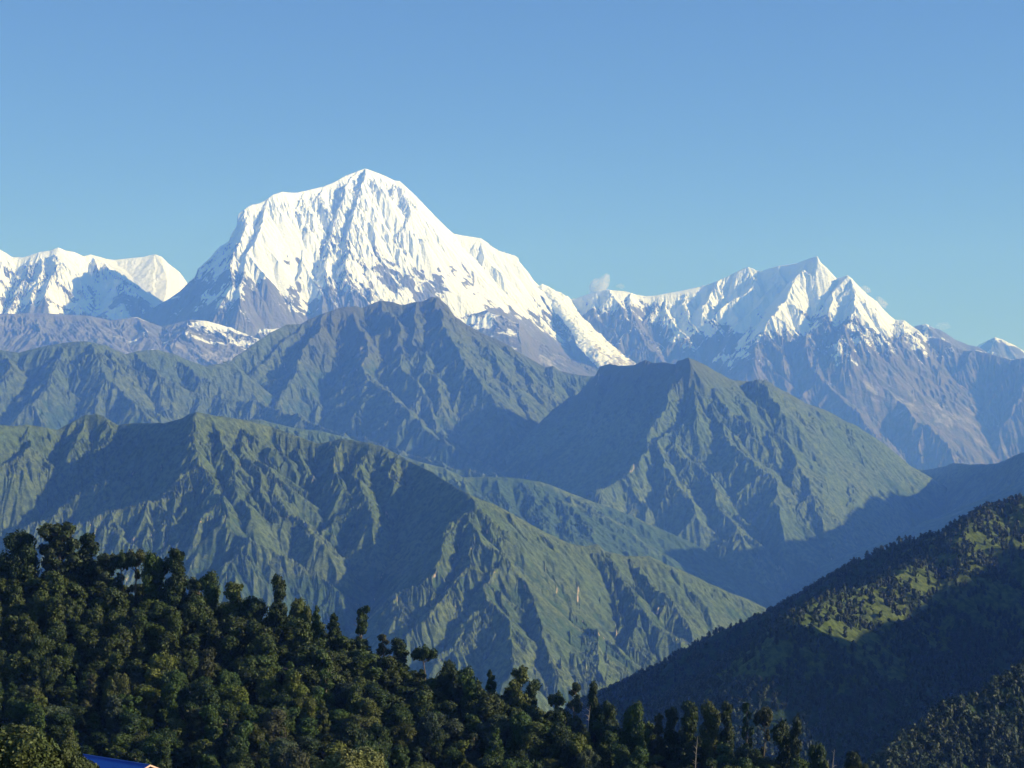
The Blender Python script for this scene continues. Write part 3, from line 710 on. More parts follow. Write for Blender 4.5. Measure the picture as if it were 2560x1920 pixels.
rs = np.random.RandomState(7)
def leaf_quads(cen, rad, n, size, squash=.85, up=.15, rnd=rs, jit=.55):
    """n leaf sprays on a lumpy shell round cen"""
    d = rnd.normal(size=(n, 3)); d /= np.linalg.norm(d, axis=1)[:, None]
    k = rnd.normal(size=(5, 3)) * 1.6; ph = rnd.rand(5) * 6
    lum = 1 + .16 * np.sin(d @ k.T * 2.2 + ph).sum(1) / 2
    rr = rad * lum * (1 - .32 * rnd.rand(n) ** 2.2)
    c = cen + d * rr[:, None] * np.array([1, 1, squash])
    nrm = d + rnd.normal(size=(n, 3)) * jit + np.array([0, 0, up]); nrm /= np.linalg.norm(nrm, axis=1)[:, None]
    a = np.cross(nrm, rnd.normal(size=(n, 3))); a /= np.linalg.norm(a, axis=1)[:, None]; b = np.cross(nrm, a)
    s = (size * (.6 + .8 * rnd.rand(n)))[:, None]
    V = np.stack([c - a * s * .5, c - b * s * .33 + a * s * .1, c + a * s * .62, c + b * s * .33], 1).reshape(-1, 3)
    F = np.arange(4 * n).reshape(-1, 4)
    lf = np.repeat(np.clip(rnd.normal(.5, .2, n), 0, 1), 4)
    return V, F, lf
def core(cen, rad, squash=.85, nu=10, nv=7, rnd=rs):
    u = np.linspace(0, 2 * math.pi, nu, endpoint=False); v = np.linspace(.15, math.pi - .15, nv)
    U, W = np.meshgrid(u, v); j = 1 + rnd.uniform(-.16, .16, U.shape)
    V = np.stack([np.cos(U) * np.sin(W) * rad * j, np.sin(U) * np.sin(W) * rad * j, np.cos(W) * rad * squash * j], -1).reshape(-1, 3) + cen
    idx = np.arange(nu * nv).reshape(nv, nu)
    F = np.stack([idx[:-1], np.roll(idx, -1, 1)[:-1], np.roll(idx, -1, 1)[1:], idx[1:]], -1).reshape(-1, 4)
    return V, F, np.full(len(V), .25)
class Parts:
    def __init__(s): s.V = []; s.F = []; s.A = []; s.n = 0
    def add(s, t):
        V, F, A = t; s.V.append(V); s.F.append(F + s.n); s.A.append(A); s.n += len(V)
    def mesh(s, name, mat, smooth=False):
        V = np.concatenate(s.V); A = np.concatenate(s.A)
        h = fbm(V[:, 0] / 2.2 + 9, V[:, 2] / 2.2 + V[:, 1] / 3, 2, 5)
        return mesh_np(name, V, np.concatenate(s.F), mat, dict(leaf=A, hue=np.clip(h * .9 + .5, 0, 1)), smooth)
def tube(pts, rads, k=7):
    pts = np.array(pts, float); n = len(pts); V = []
    for i in range(n):
        t = pts[min(i + 1, n - 1)] - pts[max(i - 1, 0)]; t /= np.linalg.norm(t) + 1e-9
        a = np.cross(t, [0.3, 1, 0.1]); a /= np.linalg.norm(a) + 1e-9; b = np.cross(t, a)
        an = np.linspace(0, 2 * math.pi, k, endpoint=False)
        V.append(pts[i] + rads[i] * (np.cos(an)[:, None] * a + np.sin(an)[:, None] * b))
    V = np.concatenate(V); idx = np.arange(n * k).reshape(n, k)
    F = np.stack([idx[:-1], np.roll(idx, -1, 1)[:-1], np.roll(idx, -1, 1)[1:], idx[1:]], -1).reshape(-1, 4)
    return V, F, np.full(len(V), .5)

def tree_meshes(kind, seed, leaf=.36, dens=1.0):
    """crown and trunk meshes of a tree 12 m tall standing at the origin"""
    r_ = np.random.RandomState(seed); cr_, tr = Parts(), Parts(); H = 12.
    lean = r_.uniform(-.6, .6, 2)
    axis = lambda h: np.array([lean[0] * (h / H) ** 1.5 + .25 * math.sin(h * .7 + seed), lean[1] * (h / H) ** 1.5 + .25 * math.cos(h * .6 + seed), h])
    lumps = []
    if kind == 'column':
        n = r_.randint(13, 18)
        for i in range(n):
            h = 2.0 + (H - 3.0) * i / (n - 1); w = 1.9 * (1 - .45 * (i / (n - 1)) ** 2); an = r_.rand() * 6.3
            lumps.append((axis(h) + np.array([math.cos(an), math.sin(an), 0]) * r_.uniform(.3, .8) * w, r_.uniform(.95, 1.6)))
    elif kind == 'broad':
        n = r_.randint(17, 24)
        for i in range(n):
            h = 3.5 + (H - 5.0) * r_.rand() ** .8; w = 3.2 * math.sqrt(max(.08, 1 - ((h - 6.2) / 5.2) ** 2)); an = i * 2.4 + r_.rand()
            lumps.append((axis(h) + np.array([math.cos(an), math.sin(an), 0]) * r_.uniform(.45, 1) * w, r_.uniform(1.1, 1.9)))
        lumps.append((axis(7), 2.6)); lumps.append((axis(10.2), 1.7))
    elif kind == 'feathery':
        n = r_.randint(34, 42)
        for i in range(n):
            h = 2.6 + (H - 3.2) * i / n; w = 2.5 * (1 - .5 * abs(i / n - .45) ** 1.3 * 1.6); an = i * 2.4
            lumps.append((axis(h) + np.array([math.cos(an), math.sin(an), 0]) * r_.uniform(.3, 1) * w, r_.uniform(.5, .95)))
    elif kind == 'topknot':
        n = 14
        for i in range(n):
            h = 1.8 + 5.8 * i / n; w = 2.2 * (1 - .5 * (i / n)); an = i * 2.4 + r_.rand()
            lumps.append((axis(h) + np.array([math.cos(an), math.sin(an), 0]) * r_.uniform(.3, .9) * w, r_.uniform(1., 1.6)))
        sx = r_.choice([-1, 1]) * r_.uniform(.4, 1.1)
        for q, rr in (((0, 0, 8.7), 1.1), ((sx, 0, 9.6), 1.25), ((sx * 1.2, .3, 10.9), 1.05), ((sx * .4 + .6, -.3, 10.4), .8), ((-sx, .4, 8.9), .8)): lumps.append((axis(0) * 0 + np.array(q), rr))
    elif kind == 'cone':
        n = 26
        for i in range(n):
            h = 1.2 + (H - 1.8) * i / n; w = 2.3 * (1 - i / n) ** .9 + .1; an = i * 2.4
            lumps.append((axis(h) + np.array([math.cos(an), math.sin(an), -.1]) * w * r_.uniform(.5, 1), .45 + .75 * (1 - i / n)))
    elif kind == 'ragged':
        n = 10
        for i in range(n):
            h = 1.5 + 5.5 * i / n; an = i * 2.4
            lumps.append((axis(h) + np.array([math.cos(an), math.sin(an), 0]) * r_.uniform(.3, 1.3), r_.uniform(.8, 1.4)))
        for i in range(9):
            an = r_.rand() * 6.3; h = r_.uniform(7.5, 11.4); lumps.append((axis(h) + np.array([math.cos(an), math.sin(an), 0]) * r_.uniform(.3, 1.1), r_.uniform(.5, .8)))
    elif kind == 'umbrella':
        for i in range(11):
            an = i * 2.4; lumps.append((axis(10.4) + np.array([math.cos(an), math.sin(an), 0]) * r_.uniform(.5, 2.4) + np.array([0, 0, r_.uniform(-.7, .6)]), r_.uniform(.7, 1.15)))
        for i in range(7):
            an = i * 2.4; lumps.append((axis(r_.uniform(2, 4)) + np.array([math.cos(an), math.sin(an), 0]) * r_.uniform(.6, 1.8), r_.uniform(.9, 1.5)))
        for i in range(4):
            an = r_.rand() * 6.3; lumps.append((axis(r_.uniform(5, 9)) + np.array([math.cos(an), math.sin(an), 0]) * .9, r_.uniform(.4, .7)))
    hide = kind in ('ragged', 'umbrella', 'feathery')
    for c, rr in lumps:
        c = c + r_.normal(size=3) * .12
        if not (hide and rr < .8): cr_.add(core(c, rr * .74, rnd=r_))
        cr_.add(leaf_quads(c, rr, int(250 * dens * rr ** 1.7 + 45), leaf, rnd=r_))
        for _ in range(2):                       # loose sprays standing off the lump
            dd = r_.normal(size=3); dd /= np.linalg.norm(dd); cr_.add(leaf_quads(c + dd * rr * .95, rr * .35, int(22 * dens) + 4, leaf, rnd=r_))
    ph = [axis(h) for h in np.linspace(0, H * .93, 9)]
    tr.add(tube(ph, np.linspace(.34, .06, 9)))
    for c, rr in lumps[::2]:
        h0 = max(.8, c[2] - r_.uniform(.8, 1.8)); a = axis(h0)
        tr.add(tube([a, a * .5 + c * .5 + np.array([0, 0, -.2]), c], [.12, .08, .03], 5))
    if kind in ('ragged',):
        for i in range(9):
            h0 = r_.uniform(6, 11); a = axis(h0); an = r_.rand() * 6.3; e = a + np.array([math.cos(an) * 1.8, math.sin(an) * 1.8, r_.uniform(.2, 1.2)])
            tr.add(tube([a, a * .5 + e * .5 + np.array([0, 0, .15]), e], [.08, .05, .015], 5))
    return cr_.mesh('crown', M_leaf), tr.mesh('trunk', M_bark, True)

KINDS = {'column': 4, 'broad': 5, 'feathery': 2, 'topknot': 3, 'cone': 2, 'ragged': 3, 'umbrella': 2}
protos = {k: [tree_meshes(k, 100 * i + 7 + len(k)) for i in range(n)] for k, n in KINDS.items()}
NAMES = {'column': 'column_tree', 'broad': 'broadleaf_tree', 'feathery': 'feathery_tree', 'topknot': 'tufted_tree', 'cone': 'conical_tree', 'ragged': 'ragged_tree', 'umbrella': 'flat_topped_tree'}
SHAPE = {'column': 'column-shaped', 'broad': 'rounded', 'feathery': 'feathery', 'topknot': 'tufted', 'cone': 'conical', 'ragged': 'ragged', 'umbrella': 'flat-topped'}
COLS = {'dark green': (.018, .038, .009), 'mid green': (.031, .063, .012), 'olive': (.050, .068, .014), 'yellowish green': (.074, .10, .016), 'grey-green': (.038, .058, .028), 'brownish': (.046, .052, .021)}
trees = []
def put_tree(kind, v, x, y, z, h, w, col, rot, label=None, zone=None):
    cm, tm = protos[kind][v % len(protos[kind])]
    root = bpy.data.objects.new(NAMES[kind], None); scene.collection.objects.link(root)
    root.location = (x, y, z); root.rotation_euler = (0, 0, rot); root.empty_display_size = 2
    root.scale = (w, w, h / 12.)
    c = link('crown', cm, root); t = link('trunk', tm, root)
    b = COLS[col]; k = rf.uniform(.8, 1.25); c.color = (b[0] * k * rf.uniform(.93, 1.07), b[1] * k, b[2] * k * rf.uniform(.85, 1.15), 1)
    root['category'] = 'tree'; root['group'] = 'trees of the forest slope'
    px, py = project(x, y, z + h * .75)
    if label: root['label'] = label
    trees.append(dict(root=root, kind=kind, col=col, px=px, py=py, label=label, x=x, y=y, w=w))
rf = random.Random(42)
# traced trees on the skyline: (x, top y, width px [ov], kind, colour, label)
SKY = [
 (45, 1145, 72, 'broad', 'dark green', 'broad dense dark tree on the forest crest at the far left'),
 (125, 1124, 74, 'feathery', 'grey-green', 'tallest grey-green feathery tree on the crest, between two darker trees'),
 (187, 1143, 58, 'topknot', 'dark green', 'dark clumpy crest tree just right of the tall feathery grey-green one'),
 (236, 1192, 58, 'feathery', 'grey-green', 'rounded grey-green crest tree left of the flat-topped bare-trunk pair'),
 (266, 1189, 40, 'umbrella', 'dark green', 'left tree of the flat-topped bare-trunk pair on the crest'),
 (296, 1186, 44, 'umbrella', 'olive', 'right tree of the flat-topped bare-trunk pair on the crest'),
 (325, 1198, 40, 'column', 'mid green', 'crest tree close right of the flat-topped bare-trunk pair'),
 (350, 1212, 34, 'column', 'dark green', 'short dark tree leaning on the tall clumpy column tree of the crest'),
 (384, 1176, 54, 'topknot', 'dark green', 'tall dark column tree with side tuft standing alone on the crest'),
 (432, 1246, 46, 'umbrella', 'olive', 'small flat-topped olive crest tree right of the tall dark column tree'),
 (458, 1238, 36, 'column', 'mid green', 'slim green crest tree beside the small flat-topped olive tree'),
 (508, 1250, 52, 'topknot', 'olive', 'olive crest tree with round top halfway between two tall tufted trees'),
 (545, 1285, 46, 'broad', 'dark green', 'low dark crest tree left of the bulbous tufted tree'),
 (604, 1238, 44, 'topknot', 'dark green', 'bulbous tufted tree standing well above the crest left of centre'),
 (645, 1288, 44, 'broad', 'olive', 'rounded olive tree just right of the bulbous tufted crest tree'),
 (686, 1304, 30, 'cone', 'mid green', 'left of the two small conical trees on the descending crest'),
 (716, 1317, 40, 'cone', 'dark green', 'right of the two small conical trees on the descending crest'),
 (784, 1308, 42, 'ragged', 'dark green', 'ragged dark crest tree with a gap in its crown, right of the cones'),
 (830, 1368, 40, 'ragged', 'brownish', 'thin brownish crest tree between two dark crest trees'),
 (866, 1376, 50, 'topknot', 'dark green', 'dark crest tree with a leaning tuft above the big blue-shaded gully'),
 (918, 1392, 46, 'umbrella', 'dark green', 'forked flat-topped crest tree directly above the blue-shaded slope'),
 (970, 1428, 44, 'broad', 'dark green', 'first dark dome tree right of the forked flat-topped crest tree'),
 (1012, 1444, 36, 'column', 'mid green', 'green column tree between two dark domes on the lower crest'),
 (1056, 1442, 36, 'cone', 'dark green', 'pointed dark tree left of the tree with a hooked top'),
 (1116, 1434, 44, 'topknot', 'olive', 'crest tree with a hooked flat top leaning right'),
 (1146, 1468, 32, 'column', 'dark green', 'narrow dark tree close right of the hooked-top tree'),
 (1200, 1493, 38, 'umbrella', 'dark green', 'small dark crest tree left of the spiky half-bare tree'),
 (1240, 1472, 44, 'ragged', 'grey-green', 'spiky half-bare crest tree with twigs showing at its top'),
 (1284, 1478, 24, 'column', 'dark green', 'slim dark post-like tree right of the spiky half-bare one'),
 (1312, 1510, 40, 'broad', 'dark green', 'round dark tree right of the slim post-like crest tree'),
 (1372, 1514, 50, 'broad', 'mid green', 'wide green crest tree where the hill shadow begins behind'),
 (1420, 1532, 34, 'ragged', 'brownish', 'small ragged brown-topped tree against the dark hill'),
 (1448, 1520, 36, 'topknot', 'dark green', 'tufted dark tree second right of the wide green crest tree'),
 (1486, 1516, 44, 'column', 'dark green', 'clumpy dark column tree in front of the shaded hill'),
 (1530, 1520, 40, 'column', 'olive', 'olive column tree in front of the shaded hill'),
 (1572, 1506, 34, 'topknot', 'dark green', 'tall tufted tree with narrow neck against the shaded hill'),
 (1614, 1514, 30, 'ragged', 'dark green', 'ragged thin tree right of the narrow-necked tufted tree'),
 (1650, 1526, 36, 'umbrella', 'brownish', 'brownish tree with a leaning top against the shaded hill'),
 (1692, 1562, 38, 'column', 'dark green', 'dark column tree left of the last tall tree on the crest'),
 (1716, 1552, 28, 'column', 'dark green', 'last tall narrow tree on the crest toward the right'),
 (1766, 1604, 42, 'broad', 'dark green', 'low dark tree left of the dead white branch'),
 (1846, 1622, 44, 'broad', 'dark green', 'rightmost dark tree of the forest at the bottom edge'),
]
for i, (x, ty, w, kind, col, lab) in enumerate(SKY):
    sx, sy = x * 1.1573, ty * 1.1573
    q = ray(sx, sy); D = float(np.interp(math.atan2(q[0], q[1]), fct, fcr)) - rf.uniform(1, 7)
    X, Y, zt = q * D; zg = fz(X, Y); h = max(6, zt - zg)
    wpx = {'column': 5.4, 'broad': 8.2, 'feathery': 5.6, 'topknot': 5.4, 'cone': 4.8, 'ragged': 5.0, 'umbrella': 6.4}[kind]
    wm = w * 1.1573 / FPX * D
    put_tree(kind, i, X, Y, zg - .3, h + .3, max(.8, wm / wpx * 1.3), col, rf.uniform(0, 6.28), label=lab)
# the trees of the slope
skyn = len(trees); pts = [(t['x'], t['y']) for t in trees]; cand = 0; placed = 0
def los_visible(px, py): return -40 < px < 2200 and py < 2010
order = []
for _ in range(60000):
    t = rf.uniform(fct[1], R(9.5)); d = rf.uniform(-5, 130)
    rr = float(np.interp(t, fct, fcr)) - d
    order.append((rr * math.sin(t), rr * math.cos(t), d))
sel = []
for (x, y, d) in order:
    zg = fz(x, y); h = rf.uniform(9.5, 17.5) if d > 14 else rf.uniform(8.5, 13.5)
    px, py = project(x, y, zg + h)
    if not (-30 < px < 2150 and py < 1945): continue
    sp = 5.4 if d > 14 else 4.3
    if any((x - a) ** 2 + (y - b) ** 2 < sp * sp for a, b in pts): continue
    pts.append((x, y)); sel.append((math.hypot(x, y), x, y, zg, h))
sel.sort(); rest = []
light = {k: [tree_meshes(k, 100 * i + 7 + len(k), .5, .45)[0] for i in range(2)] for k in ('column', 'broad', 'topknot')}
for n_, (_, x, y, zg, h) in enumerate(sel):
    kind = rf.choices(['broad', 'column', 'topknot', 'feathery', 'cone', 'ragged'], [32, 40, 12, 7, 4, 4])[0]
    col = rf.choices(list(COLS), [34, 36, 13, 5, 8, 4])[0]
    w = rf.uniform(.85, 1.25) * (1.0 if kind == 'broad' else 1.3)
    if n_ < 256: put_tree(kind, rf.randrange(9), x, y, zg - .3, h, w, col, rf.uniform(0, 6.28)); placed += 1
    else: rest.append((light[kind if kind in light else 'column'][n_ % 2], x, y, zg - .3, h, w, rf.uniform(0, 6.28)))
def merge_rest():
    cache = {}; Vs, Fs, A1, A2 = [], [], [], []; c = 0
    for (me, x, y, z, h, w, a) in rest:
        if me.name not in cache:
            V = np.empty(len(me.vertices) * 3, np.float32); me.vertices.foreach_get('co', V)
            F = np.empty(len(me.polygons) * 4, np.int32); me.loops.foreach_get('vertex_index', F)
            l_ = np.empty(len(me.vertices), np.float32); me.attributes['leaf'].data.foreach_get('value', l_)
            u_ = np.empty(len(me.vertices), np.float32); me.attributes['hue'].data.foreach_get('value', u_)
            cache[me.name] = (V.reshape(-1, 3), F.reshape(-1, 4), l_, u_)
        V, F, l_, u_ = cache[me.name]; ca, sa = math.cos(a) * w, math.sin(a) * w
        Vs.append(np.stack([x + V[:, 0] * ca - V[:, 1] * sa, y + V[:, 0] * sa + V[:, 1] * ca, z + V[:, 2] * h / 12.], -1)); Fs.append(F + c); c += len(V)
        A1.append(np.clip(l_ + rf.uniform(-.22, .3), 0, 1)); A2.append(np.clip(u_ + rf.uniform(-.45, .35), 0, 1))
    o = link('distant_trees', mesh_np('distant_trees', np.concatenate(Vs), np.concatenate(Fs), M_leaf, dict(leaf=np.concatenate(A1), hue=np.concatenate(A2)), False))
    o.color = (.032, .052, .011, 1); tag(o, 'dense dark green trees filling the far upper part of the forest slope', 'woodland', kind='stuff')
merge_rest()
# labels of the slope trees: colour, shape, height on the slope, landmark above
COLN = [(160, 'under tall feathery crest tree'), (360, 'under flat-topped crest pair'), (520, 'under lone column crest tree'), (800, 'under bulbous tufted crest tree'), (1010, 'under two small cones'), (1230, 'under forked crest tree'), (1430, 'under hooked-top crest tree'), (1700, 'under spiky half-bare tree'), (9999, 'before dark hill')]
def slope_labels():
    cells = {}
    for t in trees[skyn:]:
        cn = next(n for lim, n in COLN if t['px'] < lim)
        ty = float(np.interp(t['px'], [0, 2100], [1380, 1900])); f = (t['py'] - ty) / max(60, 1960 - ty)
        rn = 'near the crest' if f < .22 else 'high on the slope' if f < .48 else 'midway down the slope' if f < .75 else 'near the bottom edge'
        cells.setdefault((t['col'], t['kind'], rn, cn), []).append(t)
    for (col, kind, rn, cn), ts in cells.items():
        ts.sort(key=lambda t: t['px'])
        base = f"{col} {SHAPE[kind]} tree {rn} {cn}"
        names = {1: [''], 2: [', left one', ', right one'], 3: [', left one', ', middle one', ', right one']}
        if len(ts) in names:
            for t, s_ in zip(ts, names[len(ts)]): t['root']['label'] = base + s_
        else:
            nums = ['first', 'second', 'third', 'fourth', 'fifth', 'sixth', 'seventh', 'eighth', 'ninth']
            for i, t in enumerate(ts): t['root']['label'] = base + f", {nums[i]} from left"
slope_labels()

# undergrowth closing the gaps between the trunks
def undergrowth():
    p = Parts(); r_ = np.random.RandomState(3); n = 0
    for _ in range(3500):
        t = r_.uniform(fct[1], R(11)); d = r_.uniform(-6, 175); rr = float(np.interp(t, fct, fcr)) - d
        x, y = rr * math.sin(t), rr * math.cos(t); z = fz(x, y); h = r_.uniform(.8, 2.2)
        if project(x, y, z + 2)[1] > 2050: continue
        p.add(leaf_quads(np.array([x, y, z + h * .5]), h, 34, .55, rnd=r_)); n += 1
    o = link('undergrowth', p.mesh('undergrowth', M_leaf)); o.color = (.018, .030, .010, 1)
    tag(o, 'dark leafy undergrowth between the trunks of the forest slope', 'undergrowth', kind='stuff')
undergrowth()

# dead branches and small signs of bare wood
def dead_branch(px, py, D, hgt, lab):
    q = P(px, py, D); zg = fz(q[0], q[1]); H = q[2] - zg + hgt
    p = Parts(); r_ = np.random.RandomState(int(px)); top = np.array([.9, 0, H])
    p.add(tube([(0, 0, 0), (.1, 0, H * .5), (.45, .1, H * .8), top], [.2, .14, .09, .03], 6))
    for i in range(6):
        f = r_.uniform(.6, .97); a = np.array([.9 * f ** 3, 0, H * f]); an = r_.rand() * 6.3; l = r_.uniform(.7, 1.7)
        e = a + np.array([math.cos(an) * l, math.sin(an) * l * .6, r_.uniform(.2, 1.0)])
        p.add(tube([a, (a + e) / 2 + np.array([0, 0, .12]), e], [.06, .04, .012], 5))
    o = link('dead_tree', p.mesh('dead_tree', M_bare, True)); o.location = (q[0], q[1], zg)
    tag(o, lab, 'dead tree', 'dead trees among the forest')
dead_branch(1795 * 1.1573, 1640 * 1.1573, 532, 2.5, 'thin pale dead branch rising by the rightmost dark forest tree')
dead_branch(1500 * 1.1573, 1612 * 1.1573, 540, 2.6, 'pale dead snag among dark column trees before the shaded hill')
dead_branch(1268 * 1.1573, 1540 * 1.1573, 562, 2.0, 'yellowish dead snag under the slim post-like crest tree')

# ---------------------------------------------------------------- near things at the bottom edge
def near_tree(px, topy, D, wpx, col, kind, seed, leaf, dens, name, lab):
    cm, tm = tree_meshes(kind, seed, leaf, dens)
    q = P(px, topy, D); zg = fz(q[0], q[1]); h = q[2] - zg
    root = bpy.data.objects.new(name, None); scene.collection.objects.link(root); root.location = (q[0], q[1], zg)
    w = wpx / FPX * D / 8.2; root.scale = (w, w, h / 12.)
    c = link('crown', cm, root); c.color = (*col, 1); link('trunk', tm, root)
    tag(root, lab, 'tree')
near_tree(868, 1868, 168, 205, (.13, .145, .05), 'broad', 901, .26, 3.2, 'broadleaf_tree', 'bright pale-leaved tree top at the bottom edge below the forest')
near_tree(52, 1802, 150, 270, (.055, .075, .02), 'broad', 905, .30, 3.0, 'broadleaf_tree', 'near leafy tree in the bottom left corner beside the blue roof')
near_tree(176, 1846, 152, 140, (.042, .062, .018), 'broad', 911, .28, 3.0, 'broadleaf_tree', 'near bushy tree overlapping the left end of the blue roof')

def house():
    A = P(196, 1885, 176.); B = P(369, 1917, 176. * .134 / .1402); B[2] = A[2]
    d = B - A; L_ = float(np.linalg.norm(d)); yaw = math.atan2(d[1], d[0])
    zg = min(fz(A[0], A[1]), fz(B[0], B[1])) - .6; Hh = A[2] - zg
    root = bpy.data.objects.new('house', None); scene.collection.objects.link(root); root.location = (A[0], A[1], zg); root.rotation_euler = (0, 0, yaw)
    tag(root, 'small house with a blue corrugated metal roof at the bottom left', 'house')
    W, pitch = 3.4, .42; ez = Hh - W * pitch
    roofm, N, Lk = mat_new('blue_metal_roof'); bs = N['Principled BSDF']; bs.inputs['Roughness'].default_value = .42; bs.inputs['Metallic'].default_value = .0
    n = noise_node(N, Lk, .8, 4, .6); Lk.new(mix_node(N, Lk, n, (.005, .06, .33), (.01, .085, .42)), bs.inputs['Base Color'])
    p = Parts(); nx = int(L_ / .05)
    for sgn in (-1, 1):
        xs = np.linspace(-.3, L_ + .3, nx); vs = np.linspace(0, 1, 12)
        X, Vv = np.meshgrid(xs, vs); cor = .022 * np.cos(X * 2 * math.pi / .2)
        for dz in (0, -.05):
            V = np.stack([X, sgn * (Vv * (W + .35) + .02), Hh - Vv * (W + .35) * pitch + cor + dz], -1).reshape(-1, 3)
            idx = np.arange(X.size).reshape(X.shape); F = np.stack([idx[:-1, :-1], idx[:-1, 1:], idx[1:, 1:], idx[1:, :-1]], -1).reshape(-1, 4)
            p.add((V, F, np.full(len(V), .5)))
    roof = link('roof', p.mesh('roof', roofm, True), root)
    p = Parts(); p.add(tube([(-.32, 0, Hh + .02), (L_ + .32, 0, Hh + .02)], [.07, .07], 8)); link('ridge_cap', p.mesh('ridge_cap', roofm, True), roof)
    wallm = simple_mat('painted_wall', (.62, .40, .30), (.72, .48, .38), .8)
    V = []; F = []
    def quad(*q):
        n_ = len(V); V.extend(q); F.append((n_, n_ + 1, n_ + 2, n_ + 3))
    for y in (-W, W): quad((0, y, 0), (L_, y, 0), (L_, y, ez - .08), (0, y, ez - .08))
    for x in (0, L_):
        quad((x, -W, 0), (x, W, 0), (x, W, ez - .08), (x, -W, ez - .08)); quad((x, -W, ez - .08), (x, W, ez - .08), (x, .01, Hh - .1), (x, -.01, Hh - .1))
    link('wall', mesh_np('wall', np.array(V), np.array(F), wallm, smooth=False), root)
    fm = simple_mat('pink_trim', (.72, .46, .36), (.78, .52, .42), 2)
    for x in (-.33, L_ + .33):
        p = Parts()
        for sgn in (-1, 1):
            a = np.array([x, 0, Hh + .03]); b = np.array([x, sgn * (W + .37), Hh + .03 - (W + .37) * pitch])
            Vb = np.array([a + (o_, 0, dz) for o_ in (-.03, .03) for dz in (.04, -.1)] + [b + (o_, 0, dz) for o_ in (-.03, .03) for dz in (.04, -.1)])
            Fb = np.array([(0, 1, 5, 4), (2, 6, 7, 3), (0, 4, 6, 2), (1, 3, 7, 5), (4, 5, 7, 6), (0, 2, 3, 1)]); p.add((Vb, Fb, np.full(8, .5)))
        link('barge_board', p.mesh('barge_board', fm), root)
    wm = simple_mat('window_glass', (.03, .04, .05), (.05, .06, .07), 1, .1)
    for x in (L_ * .3, L_ * .7):
        wv = np.array([(x - .5, -W - .03, 1.6), (x + .5, -W - .03, 1.6), (x + .5, -W - .03, 2.7), (x - .5, -W - .03, 2.7)]); link('window', mesh_np('window', wv, np.array([(0, 1, 2, 3)]), wm), root)
house()

def bird():
    q = P(80, 275.5, 260); s = .2
    V = np.array([(-.5, 0, .02), (.35, 0, .03), (0, -.09, 0), (0, .09, 0), (.05, 0, .1), (0, 0, -.07), (-.1, -1, .22), (.2, -.9, .2), (-.1, 1, .22), (.2, .9, .2), (-.8, -.12, .02), (-.8, .12, .02)]) * s
    F = [(0, 2, 4), (2, 1, 4), (1, 3, 4), (3, 0, 4), (0, 5, 2), (2, 5, 1), (1, 5, 3), (3, 5, 0), (2, 6, 7), (2, 7, 4), (3, 9, 8), (3, 4, 9), (0, 10, 11)]
    o = link('bird', mesh_np('bird', V, np.array(F), simple_mat('dark_feathers', (.02, .02, .025), (.04, .04, .045), 20), smooth=False))
    o.location = q; o.rotation_euler = (.2, 0, 1.3); tag(o, 'tiny dark bird alone high in the blue sky at upper left', 'bird')
bird()
# ---------------------------------------------------------------- far woods on the shaded hill
def woods(name, res, n, hr, per, leafsz, col, lab, dens_f, seed, rmin, tlim):
    r_ = np.random.RandomState(seed); r, t = res['r'], res['t']
    temps = []
    for k in range(7):
        p = Parts()
        for j in range(4): p.add(leaf_quads(np.array([r_.uniform(-.22, .22), r_.uniform(-.22, .22), .35 + .5 * j / 3]), .30 - .035 * j, per // 4, leafsz, 1.1, rnd=r_))
        p.add(core(np.array([0, 0, .5]), .27, 1.5, 7, 5, rnd=r_)); temps.append((np.concatenate(p.V), np.concatenate(p.F), np.concatenate(p.A)))
    Vs, Fs, As = [], [], []; c = 0; k = 0
    for _ in range(n * 6):
        if k >= n: break
        tt = r_.uniform(R(tlim[0]), R(tlim[1])); rr = r_.uniform(rmin[0], rmin[1]); x, y = rr * math.sin(tt), rr * math.cos(tt)
        z = height_at(res, x, y)
        px, py = project(x, y, z + 8)
        if not (-40 < px < 2640 and py < 1960) or r_.rand() > dens_f(x, y): continue
        h = r_.uniform(*hr); w = h * r_.uniform(.65, 1.1); V, F, A = temps[k % 7]; a = r_.rand() * 6.3; ca, sa = math.cos(a), math.sin(a)
        Vs.append(np.stack([x + w * (V[:, 0] * ca - V[:, 1] * sa), y + w * (V[:, 0] * sa + V[:, 1] * ca), z + h * (V[:, 2] - .1)], -1)); Fs.append(F + c); As.append(np.clip(A + r_.uniform(-.25, .25), 0, 1)); c += len(V); k += 1
    V = np.concatenate(Vs)
    me = mesh_np(name, V, np.concatenate(Fs), M_leaf, dict(leaf=np.concatenate(As), hue=np.clip(fbm(V[:, 0] / 60, V[:, 1] / 60, 2, 9) + .5, 0, 1)), False)
    o = link(name, me); o.color = (*col, 1); tag(o, lab, 'woodland', kind='stuff')
def df6(x, y):
    if float(m6_near(np.array([[x]]), np.array([[y]]))[0, 0]) > 105: return 1.0
    n = float(fbm(np.array([[x / 90.]]), np.array([[y / 90.]]), 3, 31)[0, 0])
    return 1.0 if n > .06 else .30
woods('woodland', m6_r, 13000, (6, 13), 40, .30, (.020, .036, .012), 'far woodland scattered over the shaded right hill', df6, 5, (2200, 3900), (1.5, 14.6))
woods('woodland', m7_r, 2200, (5, 11), 90, .20, (.022, .038, .013), 'dim woodland covering the low slope at the bottom right', lambda x, y: 1. if float(fbm(np.array([[x / 50.]]), np.array([[y / 50.]]), 3, 33)[0, 0]) > -.08 else .35, 6, (1100, 1620), (7, 14.6))

